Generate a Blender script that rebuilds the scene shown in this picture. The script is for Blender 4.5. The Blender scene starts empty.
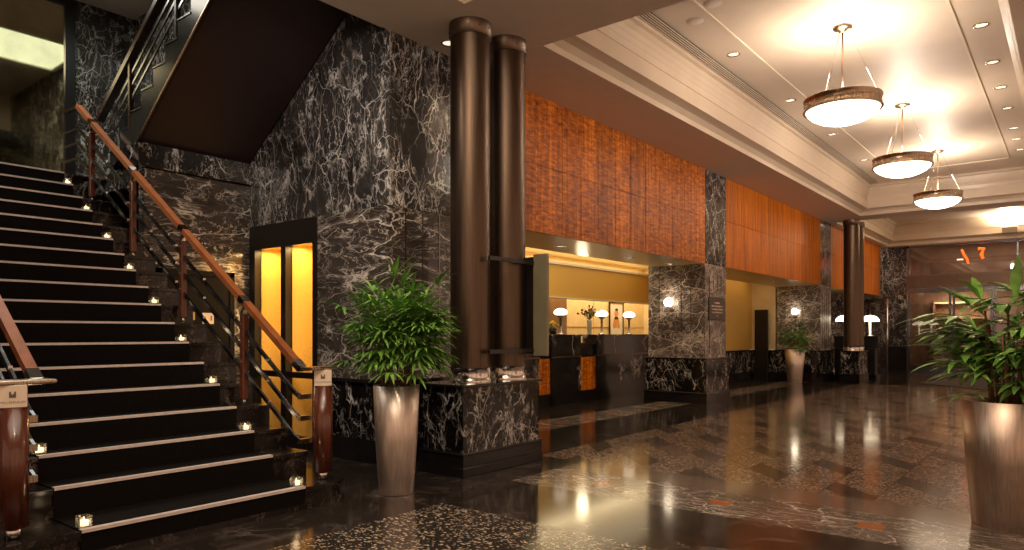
import bpy, bmesh, math, random
from mathutils import Vector, Matrix
R = math.radians
PI = math.pi
random.seed(7)
scn = bpy.context.scene
COL = scn.collection

# ------------------------------------------------------------------ camera
F = 705.0
TH = math.atan(566 / F)
HC = 1.15
cd = bpy.data.cameras.new('camera')
cam = bpy.data.objects.new('camera', cd)
COL.objects.link(cam)
cam.location = (0, 0, HC)
cam.rotation_euler = (PI / 2, 0, TH)
cd.sensor_fit = 'HORIZONTAL'
cd.sensor_width = 36
cd.lens = F / 1024 * 36
cd.shift_y = 58 / 1024
cd.clip_end = 200
scn.camera = cam
scn.view_settings.view_transform = 'Standard'
scn.view_settings.look = 'None'
scn.view_settings.exposure = 0.0
scn.view_settings.gamma = 1
scn.view_settings.use_curve_mapping = False

# ------------------------------------------------------------------ node helpers
class NT:
    def __init__(s, name):
        s.m = bpy.data.materials.new(name)
        s.m.use_nodes = True
        s.t = s.m.node_tree
        s.t.nodes.clear()
        s.out = s.t.nodes.new('ShaderNodeOutputMaterial')
        s.b = s.t.nodes.new('ShaderNodeBsdfPrincipled')
        s.t.links.new(s.b.outputs[0], s.out.inputs[0])
    def n(s, typ, ins=None, **kw):
        nd = s.t.nodes.new(typ)
        for k, v in kw.items():
            setattr(nd, k, v)
        for k, v in (ins or {}).items():
            s.set(nd.inputs[k], v)
        return nd
    def set(s, sock, v):
        if isinstance(v, bpy.types.NodeSocket):
            s.t.links.new(v, sock)
        else:
            sock.default_value = v
    def math(s, op, a, b=0.0, c=None, clamp=False):
        nd = s.t.nodes.new('ShaderNodeMath')
        nd.operation = op
        nd.use_clamp = clamp
        s.set(nd.inputs[0], a)
        s.set(nd.inputs[1], b)
        if c is not None:
            s.set(nd.inputs[2], c)
        return nd.outputs[0]
    def ramp(s, fac, stops, interp='LINEAR'):
        nd = s.t.nodes.new('ShaderNodeValToRGB')
        nd.color_ramp.interpolation = interp
        e = nd.color_ramp.elements
        while len(e) < len(stops):
            e.new(0.5)
        for i, (p, c) in enumerate(stops):
            e[i].position = p
            e[i].color = (*c, 1) if len(c) == 3 else c
        s.set(nd.inputs[0], fac)
        return nd.outputs[0]
    def mix(s, fac, a, b, blend='MIX'):
        nd = s.t.nodes.new('ShaderNodeMix')
        nd.data_type = 'RGBA'
        nd.blend_type = blend
        s.set(nd.inputs[0], fac)
        s.set(nd.inputs[6], a if isinstance(a, bpy.types.NodeSocket) else (*a, 1))
        s.set(nd.inputs[7], b if isinstance(b, bpy.types.NodeSocket) else (*b, 1))
        return nd.outputs[2]
    def coord(s, scale=(1, 1, 1), rot=(0, 0, 0), loc=(0, 0, 0)):
        tc = s.t.nodes.new('ShaderNodeTexCoord')
        mp = s.n('ShaderNodeMapping', {'Location': loc, 'Rotation': rot, 'Scale': scale})
        s.t.links.new(tc.outputs['Object'], mp.inputs[0])
        return mp.outputs[0]
    def noise(s, vec, scale, detail=4, rough=0.55, dist=0.0):
        return s.n('ShaderNodeTexNoise', {'Vector': vec, 'Scale': scale, 'Detail': detail, 'Roughness': rough, 'Distortion': dist})
    def bump(s, h, strength=0.2, dist=0.01):
        nd = s.n('ShaderNodeBump', {'Strength': strength, 'Distance': dist, 'Height': h})
        s.t.links.new(nd.outputs[0], s.b.inputs['Normal'])
    def warp(s, vec, scale, amt, detail=3):
        nz = s.noise(vec, scale, detail)
        sub = s.n('ShaderNodeVectorMath', {0: nz.outputs['Color'], 1: (0.5, 0.5, 0.5)}, operation='SUBTRACT')
        sc = s.n('ShaderNodeVectorMath', {0: sub.outputs[0], 'Scale': amt}, operation='SCALE')
        ad = s.n('ShaderNodeVectorMath', {0: vec, 1: sc.outputs[0]}, operation='ADD')
        return ad.outputs[0]

def simple(name, col, rough=0.5, metal=0.0, var=0.12, nscale=8.0, bump=0.0, aniso=None, **kw):
    k = NT(name)
    v = k.coord(scale=aniso or (1, 1, 1))
    nz = k.noise(v, nscale, 4)
    dark = tuple(c * (1 - var) for c in col)
    lite = tuple(min(1, c * (1 + var)) for c in col)
    c = k.ramp(nz.outputs[0], [(0.3, dark), (0.7, lite)])
    k.set(k.b.inputs['Base Color'], c)
    k.b.inputs['Roughness'].default_value = rough
    k.b.inputs['Metallic'].default_value = metal
    if bump:
        k.bump(nz.outputs[0], bump, 0.005)
    for kk, vv in kw.items():
        k.b.inputs[kk.replace('_', ' ')].default_value = vv
    return k.m

def emis(name, col, strength, base=None, rough=0.3):
    k = NT(name)
    v = k.coord()
    nz = k.noise(v, 20, 2)
    c = k.ramp(nz.outputs[0], [(0.3, tuple(a * 0.96 for a in col)), (0.7, col)])
    k.b.inputs['Base Color'].default_value = (*(base or col), 1)
    k.set(k.b.inputs['Emission Color'], c)
    k.b.inputs['Emission Strength'].default_value = strength
    k.b.inputs['Roughness'].default_value = rough
    return k.m

def marble(name, base=(0.012, 0.011, 0.011), cloud=(0.06, 0.052, 0.048), vein=(0.62, 0.56, 0.52), s=1.0,
           rough=0.12, stretch=(1, 1, 1), rot=(0, 0, 0), dens=0.5, seed=0.0, thick=1.0, cl=0.5, joints=None, wa=0.55, streak=0.7, fine=0.35, spec=0.5):
    k = NT(name)
    v = k.coord(scale=stretch, rot=rot, loc=(seed, seed * 1.7, seed * 0.6))
    w = k.warp(v, 1.6 * s, wa / s, 4)
    w2 = k.warp(w, 7.0 * s, 0.18 * wa / s, 2)
    cloudn = k.noise(w, 2.2 * s, 6, 0.65)
    mask = k.noise(v, 1.3 * s, 3, 0.6)
    mask2 = k.noise(w, 3.1 * s, 3, 0.6)
    def vv(scale, th, m, lo, hi):
        vo = k.n('ShaderNodeTexVoronoi', {'Vector': w2, 'Scale': scale}, feature='DISTANCE_TO_EDGE')
        a = k.ramp(vo.outputs['Distance'], [(0.0, (1, 1, 1)), (th * 0.35, (0.55, 0.55, 0.55)), (th, (0, 0, 0))])
        b = k.ramp(m, [(lo, (0, 0, 0)), (hi, (1, 1, 1))])
        return k.math('MULTIPLY', a, b)
    v1 = vv(1.6 * s, 0.013 * thick, mask.outputs[0], 0.60 - 0.25 * dens, 0.74 - 0.25 * dens)
    v2 = vv(4.1 * s, 0.022 * thick, mask2.outputs[0], 0.60 - 0.22 * dens, 0.78 - 0.22 * dens)
    v3 = vv(10.0 * s, 0.05 * thick, mask.outputs[0], 0.60 - 0.22 * dens, 0.85 - 0.22 * dens)
    nz = k.noise(w2, 1.9 * s, 8, 0.6)
    rd = k.math('ABSOLUTE', k.math('SUBTRACT', nz.outputs[0], 0.5))
    v4 = k.math('MULTIPLY', k.ramp(rd, [(0.0, (1, 1, 1)), (0.010 * thick, (0.3, 0.3, 0.3)), (0.03 * thick, (0, 0, 0))]), k.ramp(mask2.outputs[0], [(0.42, (0, 0, 0)), (0.62, (1, 1, 1))]))
    vb = k.n('ShaderNodeMapping', {'Vector': w2, 'Rotation': (0.5, 0.3, 0.4), 'Scale': (1, 1, 0.28)}).outputs[0]
    nz2 = k.noise(vb, 5.5 * s, 5, 0.6)
    rd2 = k.math('ABSOLUTE', k.math('SUBTRACT', nz2.outputs[0], 0.47))
    v5 = k.math('MULTIPLY', k.ramp(rd2, [(0.0, (1, 1, 1)), (0.012 * thick, (0, 0, 0))]), k.ramp(mask.outputs[0], [(0.50 - 0.15 * dens, (0, 0, 0)), (0.68 - 0.15 * dens, (1, 1, 1))]))
    vs = k.math('MAXIMUM', k.math('MAXIMUM', v1, k.math('MULTIPLY', v2, 0.7)), k.math('MAXIMUM', k.math('MULTIPLY', v3, fine), k.math('MAXIMUM', k.math('MULTIPLY', v5, streak), k.math('MULTIPLY', v4, 0.9))), clamp=True)
    cc = k.ramp(cloudn.outputs[0], [(0.5 - 0.22 * cl, base), (0.62, tuple((a + b) / 2 for a, b in zip(base, cloud))), (0.78, cloud)])
    c = k.mix(vs, cc, vein)
    if joints:
        br = k.n('ShaderNodeTexBrick', {'Vector': k.coord(rot=joints[2]), 'Scale': 1.0, 'Mortar Size': 0.003, 'Brick Width': joints[0], 'Row Height': joints[1],
                 'Color1': (1, 1, 1, 1), 'Color2': (0.8, 0.8, 0.8, 1), 'Mortar': (2.2, 2.0, 1.8, 1)}, offset=joints[3])
        c = k.mix(1.0, c, br.outputs[0], 'MULTIPLY')
    k.set(k.b.inputs['Base Color'], c)
    k.b.inputs['Roughness'].default_value = rough
    k.b.inputs['Specular IOR Level'].default_value = spec
    return k.m

def brushed(name, col, rough=0.32, vert=True, var=0.15):
    k = NT(name)
    v = k.coord(scale=(1, 1, 0.02) if vert else (0.05, 0.05, 1))
    nz = k.noise(v, 120 if vert else 60, 3)
    k.set(k.b.inputs['Base Color'], k.ramp(nz.outputs[0], [(0.3, tuple(c * (1 - var) for c in col)), (0.7, tuple(c * (1 + var) for c in col))]))
    k.b.inputs['Metallic'].default_value = 1
    k.set(k.b.inputs['Roughness'], k.ramp(nz.outputs[0], [(0.2, (rough * 0.85,) * 3), (0.8, (rough * 1.2,) * 3)]))
    return k.m

def woodmat(name, dark, mid, lite, rough=0.28, axis='Y', quilt=1.0):
    k = NT(name)
    tc = k.t.nodes.new('ShaderNodeTexCoord')
    sp = k.n('ShaderNodeSeparateXYZ', {0: tc.outputs['Object']})
    # each veneer leaf 0.42 m wide gets its own figure
    leaf = k.math('FLOOR', k.math('DIVIDE', sp.outputs[1], 0.42))
    off = k.math('MULTIPLY', leaf, 3.71)
    cb = k.n('ShaderNodeCombineXYZ', {0: off, 1: k.math('MULTIPLY', sp.outputs[1], 1.0), 2: sp.outputs[2]})
    v = k.n('ShaderNodeMapping', {'Vector': cb.outputs[0], 'Scale': (1, 2.2, 9.0)}).outputs[0]
    w = k.warp(v, 2.5, 0.55, 3)
    q = k.noise(w, 3.2, 4, 0.55)
    v2 = k.n('ShaderNodeMapping', {'Vector': cb.outputs[0], 'Scale': (1, 9.0, 0.5)}).outputs[0]
    g = k.noise(v2, 2.0, 5, 0.6)
    f = k.math('ADD', k.math('MULTIPLY', q.outputs[0], 0.55 * quilt), k.math('MULTIPLY', g.outputs[0], 1 - 0.55 * quilt))
    c = k.ramp(f, [(0.36, dark), (0.5, mid), (0.64, lite)])
    lr = k.n('ShaderNodeTexWhiteNoise', {'W': leaf}, noise_dimensions='1D')
    c = k.mix(1.0, c, k.ramp(lr.outputs[0], [(0, (0.78, 0.78, 0.78)), (1, (1.15, 1.15, 1.15))]), 'MULTIPLY')
    k.set(k.b.inputs['Base Color'], c)
    k.b.inputs['Roughness'].default_value = rough
    k.b.inputs['Specular IOR Level'].default_value = 0.22
    k.bump(q.outputs[0], 0.3, 0.01)
    return k.m

def glass(name, col=(0.9, 0.95, 0.92), rough=0.0, mixf=0.12):
    k = NT(name)
    tr = k.n('ShaderNodeBsdfTransparent', {0: (*col, 1)})
    gl = k.n('ShaderNodeBsdfGlossy', {0: (1, 1, 1, 1), 'Roughness': rough})
    fr = k.n('ShaderNodeFresnel', {'IOR': 1.5})
    nz = k.noise(k.coord(), 3, 2)
    f = k.math('ADD', k.math('MULTIPLY', fr.outputs[0], 0.8), k.math('MULTIPLY', nz.outputs[0], mixf))
    mx = k.n('ShaderNodeMixShader', {0: f, 1: tr.outputs[0], 2: gl.outputs[0]})
    k.t.links.new(mx.outputs[0], k.out.inputs[0])
    k.t.nodes.remove(k.b)
    return k.m

def terrazzo(name, base, chips, chip2, scale=38.0, amount=0.35, rough=0.1, tiles=False, joints=None):
    k = NT(name)
    v = k.coord(scale=(1, 1.35, 1))
    w = k.warp(v, 22, 0.03, 2)
    vo = k.n('ShaderNodeTexVoronoi', {'Vector': w, 'Scale': scale, 'Randomness': 1.0}, feature='F1')
    cellr = k.n('ShaderNodeSeparateColor', {0: vo.outputs['Color']})
    de = k.n('ShaderNodeTexVoronoi', {'Vector': w, 'Scale': scale, 'Randomness': 1.0}, feature='DISTANCE_TO_EDGE')
    inside = k.ramp(de.outputs['Distance'], [(0.04, (0, 0, 0)), (0.09, (1, 1, 1))])
    pick = k.math('LESS_THAN', cellr.outputs[0], amount)
    chip = k.math('MULTIPLY', inside, pick)
    cc = k.mix(cellr.outputs[1], chips, chip2)
    nz = k.noise(k.coord(), 3.0, 4)
    bb = k.ramp(nz.outputs[0], [(0.3, tuple(b * 0.75 for b in base)), (0.7, tuple(b * 1.25 for b in base))])
    c = k.mix(chip, bb, cc)
    if tiles:
        tc = k.t.nodes.new('ShaderNodeTexCoord')
        sp = k.n('ShaderNodeSeparateXYZ', {0: tc.outputs['Object']})
        a = k.math('DIVIDE', sp.outputs[0], 0.365)
        fa = k.math('FLOOR', a)
        ra = k.math('SUBTRACT', a, fa)
        # sheared coordinate: tiles slant inside every column
        yy = k.math('ADD', sp.outputs[1], k.math('MULTIPLY', k.math('MULTIPLY', ra, 0.365), 1.02))
        b = k.math('DIVIDE', k.math('ADD', yy, k.math('MULTIPLY', fa, 0.37)), 0.31)
        fb = k.math('FLOOR', b)
        rb = k.math('SUBTRACT', b, fb)
        sel = k.math('FLOORED_MODULO', k.math('ADD', fb, k.math('MULTIPLY', fa, 2.0)), 5.0)
        dark = k.math('LESS_THAN', sel, 0.5)
        mid = k.math('LESS_THAN', k.math('ABSOLUTE', k.math('SUBTRACT', sel, 2.0)), 0.5)
        wn = k.n('ShaderNodeTexWhiteNoise', {0: k.n('ShaderNodeCombineXYZ', {0: fa, 1: fb}).outputs[0]}, noise_dimensions='3D')
        dcol = k.mix(wn.outputs[0], (0.03, 0.021, 0.017), (0.075, 0.052, 0.042))
        mcol = k.mix(0.75, c, (0.16, 0.10, 0.085))
        md = k.math('MULTIPLY', mid, k.math('LESS_THAN', wn.outputs[0], 0.4))
        c = k.mix(md, c, mcol)
        c = k.mix(k.math('MULTIPLY', dark, 0.8), c, dcol)
        ja = k.math('MINIMUM', k.math('MULTIPLY', k.math('MINIMUM', ra, k.math('SUBTRACT', 1.0, ra)), 0.365),
                    k.math('MULTIPLY', k.math('MINIMUM', rb, k.math('SUBTRACT', 1.0, rb)), 0.31))
        jl = k.math('LESS_THAN', ja, 0.004)
        c = k.mix(jl, c, (0.03, 0.024, 0.02))
    if joints:
        br = k.n('ShaderNodeTexBrick', {'Vector': k.coord(), 'Scale': 1.0, 'Mortar Size': 0.003, 'Brick Width': joints, 'Row Height': joints,
                 'Color1': (1, 1, 1, 1), 'Color2': (0.92, 0.92, 0.92, 1), 'Mortar': (0.5, 0.5, 0.5, 1)}, offset=0.0)
        c = k.mix(1.0, c, br.outputs[0], 'MULTIPLY')
    k.set(k.b.inputs['Base Color'], c)
    rn = k.noise(k.coord(), 2.0, 3)
    k.b.inputs['Specular IOR Level'].default_value = 0.25
    k.set(k.b.inputs['Roughness'], k.ramp(rn.outputs[0], [(0.3, (rough * 0.8,) * 3), (0.7, (rough * 1.25,) * 3)]))
    return k.m

M = {}
M['marble'] = marble('dark_veined_marble', s=1.3, dens=0.75, cl=1.0, seed=3.1, stretch=(1, 1, 0.7), base=(0.013, 0.012, 0.012), cloud=(0.085, 0.076, 0.072), vein=(0.90, 0.85, 0.81), thick=0.85, wa=0.34, streak=1.0, fine=0.45, rot=(0.2, 0.3, 0.0))
M['marble_low'] = marble('dark_banded_marble', s=1.0, dens=0.75, cl=1.4, seed=9.4, base=(0.014, 0.011, 0.010), stretch=(0.5, 0.5, 1.6), cloud=(0.11, 0.088, 0.075), vein=(0.85, 0.76, 0.68), rot=(0.15, 0.1, 0), fine=0.25)
M['marble_pier'] = marble('veined_pier_marble', s=1.1, dens=1.2, cl=1.5, seed=5.2, base=(0.016, 0.013, 0.012), stretch=(0.8, 0.8, 1.3), cloud=(0.19, 0.155, 0.135), vein=(0.95, 0.82, 0.74), thick=1.1, wa=0.45, fine=0.3, rough=0.28)
M['marble_black'] = marble('black_dado_marble', base=(0.005, 0.004, 0.004), cloud=(0.014, 0.012, 0.011), vein=(0.95, 0.90, 0.86), s=1.5, dens=0.35, seed=12.7, rot=(0.5, 0.9, 0.8), stretch=(1.3, 1.3, 0.8), thick=0.8, wa=0.30, streak=0.9, fine=0.25)
M['marble_desk'] = marble('black_counter_marble', base=(0.010, 0.008, 0.008), cloud=(0.035, 0.028, 0.026), vein=(0.7, 0.62, 0.56), s=0.45, dens=0.0, seed=24.3, wa=0.3, streak=0.0, fine=0.0)
M['marble_floor'] = marble('dark_floor_marble', base=(0.020, 0.015, 0.012), cloud=(0.036, 0.028, 0.023), vein=(0.14, 0.11, 0.10), s=0.8, dens=0.0, spec=0.22, rough=0.11, seed=2.2, joints=(1.22, 0.93, (0, 0, 0), 0.5))
M['marble_band'] = marble('grey_veined_floor_band', base=(0.05, 0.039, 0.033), cloud=(0.17, 0.135, 0.11), vein=(0.65, 0.55, 0.48), s=1.7, dens=0.9, cl=1.3, spec=0.22, rough=0.13, seed=33.0, stretch=(0.5, 1.1, 1))
M['plinth'] = simple('black_polished_plinth_stone', (0.012, 0.010, 0.010), 0.12, var=0.3)
M['border'] = simple('brown_floor_border_stone', (0.15, 0.105, 0.082), 0.11, var=0.12, nscale=5)
M['terr_near'] = terrazzo('black_terrazzo_with_beige_chips', (0.03, 0.025, 0.022), (0.66, 0.52, 0.37), (0.26, 0.19, 0.13), 60, 0.26, 0.14, joints=1.15)
M['terr_field'] = terrazzo('brown_terrazzo_tiles', (0.11, 0.076, 0.057), (0.50, 0.35, 0.245), (0.22, 0.155, 0.115), 60, 0.42, 0.11, tiles=True)
M['orange'] = simple('orange_floor_inset', (0.34, 0.10, 0.025), 0.15, var=0.2, nscale=20)
M['soffit'] = simple('painted_beige_plaster', (0.74, 0.64, 0.57), 0.7, var=0.03)
M['ceil'] = simple('painted_cream_ceiling', (0.74, 0.63, 0.53), 0.5, var=0.04, nscale=2)
M['fascia'] = simple('cream_lacquered_cornice', (0.72, 0.60, 0.47), 0.3, var=0.05, nscale=2)
M['wood'] = woodmat('quilted_orange_wood', (0.16, 0.032, 0.001), (0.50, 0.13, 0.003), (0.88, 0.28, 0.006), rough=0.42)
M['wood_plain'] = woodmat('plain_orange_wood', (0.42, 0.10, 0.002), (0.62, 0.17, 0.004), (0.78, 0.24, 0.006), rough=0.42, quilt=0.3)
M['seam'] = simple('dark_seam_backing', (0.03, 0.012, 0.006), 0.6)
M['handwood'] = simple('red_brown_handrail_wood', (0.27, 0.085, 0.026), 0.5, var=0.2, nscale=10, Specular_IOR_Level=0.3)
M['newelwood'] = simple('dark_red_lacquered_wood', (0.10, 0.024, 0.010), 0.25, var=0.35, nscale=14, aniso=(4, 4, 0.3), Coat_Weight=0.6)
M['handwood_shaded'] = simple('shade_darkened_handrail_wood', (0.028, 0.012, 0.008), 0.25, var=0.25)  # handrail wood with the shade under the upper flight put into its colour
M['chrome'] = brushed('polished_chrome', (0.72, 0.68, 0.64), 0.12)
M['steel'] = brushed('satin_steel_bars', (0.22, 0.22, 0.235), 0.22)
M['bronze'] = brushed('dark_bronze_cladding', (0.125, 0.086, 0.062), 0.36)
M['bronze_cap'] = brushed('weathered_bronze_collar', (0.20, 0.15, 0.115), 0.38)
M['bronze_lamp'] = brushed('brushed_bronze_ring', (0.45, 0.34, 0.25), 0.28)
M['planter'] = brushed('brushed_champagne_metal', (0.72, 0.61, 0.54), 0.42)
M['planter_dark'] = brushed('brushed_bronze_metal', (0.52, 0.40, 0.33), 0.40)
M['black'] = simple('black_lacquered_metal', (0.010, 0.008, 0.008), 0.3)
M['carpet'] = simple('black_brown_carpet', (0.006, 0.0045, 0.004), 0.95, nscale=90, var=0.5, bump=0.3, Specular_IOR_Level=0.1)
M['stairstone'] = marble('polished_black_stair_stone', base=(0.010, 0.007, 0.006), cloud=(0.022, 0.015, 0.012), vein=(0.16, 0.12, 0.10), s=1.8, dens=0.3, seed=8.8, rough=0.14)
M['nosing'] = simple('pale_nosing_strip', (0.64, 0.54, 0.50), 0.4, metal=0.0, var=0.1, nscale=30)
M['gold'] = simple('gold_fabric_wall_panel', (0.66, 0.40, 0.09), 0.55, var=0.10, nscale=60, aniso=(1, 1, 1))
M['gold_lac'] = simple('gold_lacquered_soffit', (0.62, 0.42, 0.16), 0.28, var=0.05, nscale=3)
M['cream'] = simple('pale_cream_wall_panel', (0.78, 0.62, 0.36), 0.5, var=0.06, nscale=4)
M['white'] = simple('white_cornice', (0.8, 0.72, 0.58), 0.5, var=0.02)
M['darkslab'] = simple('dark_brown_stair_underside', (0.028, 0.015, 0.016), 0.5, var=0.08)
M['stringer'] = simple('glossy_black_stringer_panel', (0.02, 0.022, 0.02), 0.16, var=0.3)
M['leaf'] = simple('palm_leaf_green', (0.17, 0.37, 0.065), 0.32, var=0.6, nscale=9)
M['leaf_small'] = simple('young_palm_leaf_green', (0.17, 0.36, 0.08), 0.4, var=0.5, nscale=9)
M['stem'] = simple('brown_palm_cane', (0.20, 0.09, 0.04), 0.6, var=0.5, nscale=30)
M['soil'] = simple('dark_potting_soil', (0.02, 0.013, 0.008), 0.9, var=0.5, nscale=60)
M['olive'] = simple('olive_grey_panel', (0.20, 0.18, 0.11), 0.4, var=0.05)
M['plate'] = simple('pale_brass_plate', (0.85, 0.70, 0.55), 0.4, metal=0.0, var=0.05)
M['ink'] = simple('dark_engraving', (0.13, 0.11, 0.09), 0.5)
M['palebronze'] = simple('pale_bronze_lettering', (0.75, 0.56, 0.44), 0.4)
M['signbrown'] = simple('dark_bronze_sign_plate', (0.045, 0.032, 0.026), 0.35)
M['bowl'] = emis('lit_opal_bowl', (1.0, 0.86, 0.62), 7.0)
M['shade'] = emis('lit_opal_lamp_shade', (1.0, 0.86, 0.62), 3.0)
M['globe'] = emis('lit_opal_globe', (1.0, 0.82, 0.58), 14.0)
M['lens'] = emis('lit_downlight_lens', (1.0, 0.86, 0.65), 1.1)
M['flame'] = emis('lit_candle_wax', (1.0, 0.80, 0.5), 2.6)
M['cove'] = emis('lit_cove_strip', (1.0, 0.80, 0.52), 3.0)
M['panel_light'] = emis('lit_ceiling_panel', (0.86, 1.0, 0.84), 1.7)
M['neon'] = emis('orange_neon_reflection', (1.0, 0.10, 0.005), 5.0)
M['glass'] = glass('clear_glass', mixf=0.05)
M['pale_glass'] = simple('frosted_pale_glass', (0.55, 0.52, 0.44), 0.15, var=0.1)
M['door_dark'] = simple('matte_dark_door', (0.012, 0.009, 0.008), 0.7, Specular_IOR_Level=0.15)
M['holder_glass'] = glass('thick_candle_glass', (0.95, 0.93, 0.88), mixf=0.25)
M['door_glass'] = glass('bronze_tinted_door_glass', (0.78, 0.74, 0.71), mixf=0.12)
M['mirror'] = simple('aged_bronze_mirror', (0.60, 0.52, 0.34), 0.04, metal=1.0, var=0.15, nscale=3)
M['mat'] = simple('dark_entrance_mat', (0.035, 0.026, 0.018), 0.95, var=0.3, nscale=90)
M['brown_wall'] = simple('brown_vestibule_wall', (0.30, 0.19, 0.13), 0.5, var=0.25, nscale=3)
M['bronze_panel'] = simple('brown_bronze_transom_panel', (0.17, 0.105, 0.075), 0.3, metal=0.5, var=0.1)
M['paper'] = simple('white_print_paper', (0.82, 0.74, 0.66), 0.6, var=0.02)
M['skinink'] = simple('ochre_printed_figure', (0.66, 0.30, 0.10), 0.6, var=0.35, nscale=40)
M['blackink'] = simple('black_printed_ink', (0.03, 0.025, 0.03), 0.6)
M['flower_dark'] = simple('burgundy_flowers', (0.16, 0.02, 0.03), 0.6, var=0.5, nscale=30)
M['flower_yellow'] = simple('yellow_flowers', (0.85, 0.50, 0.03), 0.6, var=0.2, nscale=30)

# ------------------------------------------------------------------ mesh helpers
class MB:
    def __init__(s):
        s.bm = bmesh.new()
    def box(s, x0, x1, y0, y1, z0, z1, mi=0, bev=0):
        bm = s.bm
        vs = [bm.verts.new((x, y, z)) for z in (z0, z1) for y in (y0, y1) for x in (x0, x1)]
        fs = []
        for q in ((0, 2, 3, 1), (4, 5, 7, 6), (0, 1, 5, 4), (2, 6, 7, 3), (0, 4, 6, 2), (1, 3, 7, 5)):
            f = bm.faces.new([vs[i] for i in q])
            f.material_index = mi
            fs.append(f)
        if bev:
            es = list({e for f in fs for e in f.edges})
            bmesh.ops.bevel(bm, geom=es, offset=bev, segments=2, affect='EDGES', profile=0.5)
        return s
    def quad(s, pts, mi=0):
        f = s.bm.faces.new([s.bm.verts.new(p) for p in pts])
        f.material_index = mi
        return s
    def prism(s, poly, axis, a, b, mi=0):
        """poly 2-D outline extruded along axis from a to b"""
        def P(p, t):
            if axis == 'Y': return (p[0], t, p[1])
            if axis == 'X': return (t, p[0], p[1])
            return (p[0], p[1], t)
        n = len(poly)
        A = [s.bm.verts.new(P(p, a)) for p in poly]
        B = [s.bm.verts.new(P(p, b)) for p in poly]
        for f in (A, B[::-1]):
            s.bm.faces.new(f).material_index = mi
        for i in range(n):
            j = (i + 1) % n
            s.bm.faces.new((A[i], B[i], B[j], A[j])).material_index = mi
        return s
    def lathe(s, prof, c=(0, 0, 0), n=32, mi=0, smooth=True, cap=True):
        rings = []
        for r, z in prof:
            if r < 1e-5:
                rings.append([s.bm.verts.new((c[0], c[1], c[2] + z))])
            else:
                rings.append([s.bm.verts.new((c[0] + r * math.cos(2 * PI * i / n), c[1] + r * math.sin(2 * PI * i / n), c[2] + z)) for i in range(n)])
        for A, B in zip(rings, rings[1:]):
            if len(A) == 1 and len(B) == 1:
                continue
            for i in range(n):
                j = (i + 1) % n
                if len(A) == 1: vs = (A[0], B[j], B[i])
                elif len(B) == 1: vs = (A[i], A[j], B[0])
                else: vs = (A[i], A[j], B[j], B[i])
                f = s.bm.faces.new(vs)
                f.material_index = mi
                f.smooth = smooth
        if cap:
            for rg in (rings[0], rings[-1]):
                if len(rg) > 1:
                    s.bm.faces.new(rg).material_index = mi
        return s
    def tube(s, pts, r, n=8, mi=0, r2=None, smooth=True, flat=None):
        """tube along points; flat=(w,h) gives a rectangular section"""
        pts = [Vector(p) for p in pts]
        rings = []
        for i, p in enumerate(pts):
            d = (pts[min(i + 1, len(pts) - 1)] - pts[max(i - 1, 0)]).normalized()
            up = Vector((0, 0, 1)) if abs(d.z) < 0.98 else Vector((0, 1, 0))
            sx = d.cross(up).normalized()
            sz = sx.cross(d).normalized()
            if flat:
                w, h = flat[0] / 2, flat[1] / 2
                ring = [s.bm.verts.new(p + sx * a * w + sz * b * h) for a, b in ((-1, -1), (1, -1), (1, 1), (-1, 1))]
            else:
                rr = r + ((r2 - r) * i / max(1, len(pts) - 1) if r2 is not None else 0)
                ring = [s.bm.verts.new(p + (sx * math.cos(2 * PI * k / n) + sz * math.sin(2 * PI * k / n)) * rr) for k in range(n)]
            rings.append(ring)
        m = len(rings[0])
        for A, B in zip(rings, rings[1:]):
            for i in range(m):
                j = (i + 1) % m
                f = s.bm.faces.new((A[i], A[j], B[j], B[i]))
                f.material_index = mi
                f.smooth = smooth and not flat
        s.bm.faces.new(rings[0][::-1]).material_index = mi
        s.bm.faces.new(rings[-1]).material_index = mi
        return s
    def ball(s, c, r, sc=(1, 1, 1), seg=12, mi=0):
        mat = Matrix.Translation(c) @ Matrix.Diagonal((*sc, 1))
        g = bmesh.ops.create_uvsphere(s.bm, u_segments=seg, v_segments=max(6, seg // 2), radius=r, matrix=mat)
        for v in g['verts']:
            for f in v.link_faces:
                f.smooth = True
                f.material_index = mi
        return s
    def build(s, name, mats, parent=None, loc=None, norm=True):
        if norm:
            bmesh.ops.recalc_face_normals(s.bm, faces=s.bm.faces)
        me = bpy.data.meshes.new(name)
        s.bm.to_mesh(me)
        s.bm.free()
        o = bpy.data.objects.new(name, me)
        COL.objects.link(o)
        for m in (mats if isinstance(mats, (list, tuple)) else [mats]):
            me.materials.append(M[m] if isinstance(m, str) else m)
        if parent: o.parent = parent
        if loc: o.location = loc
        return o

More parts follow.
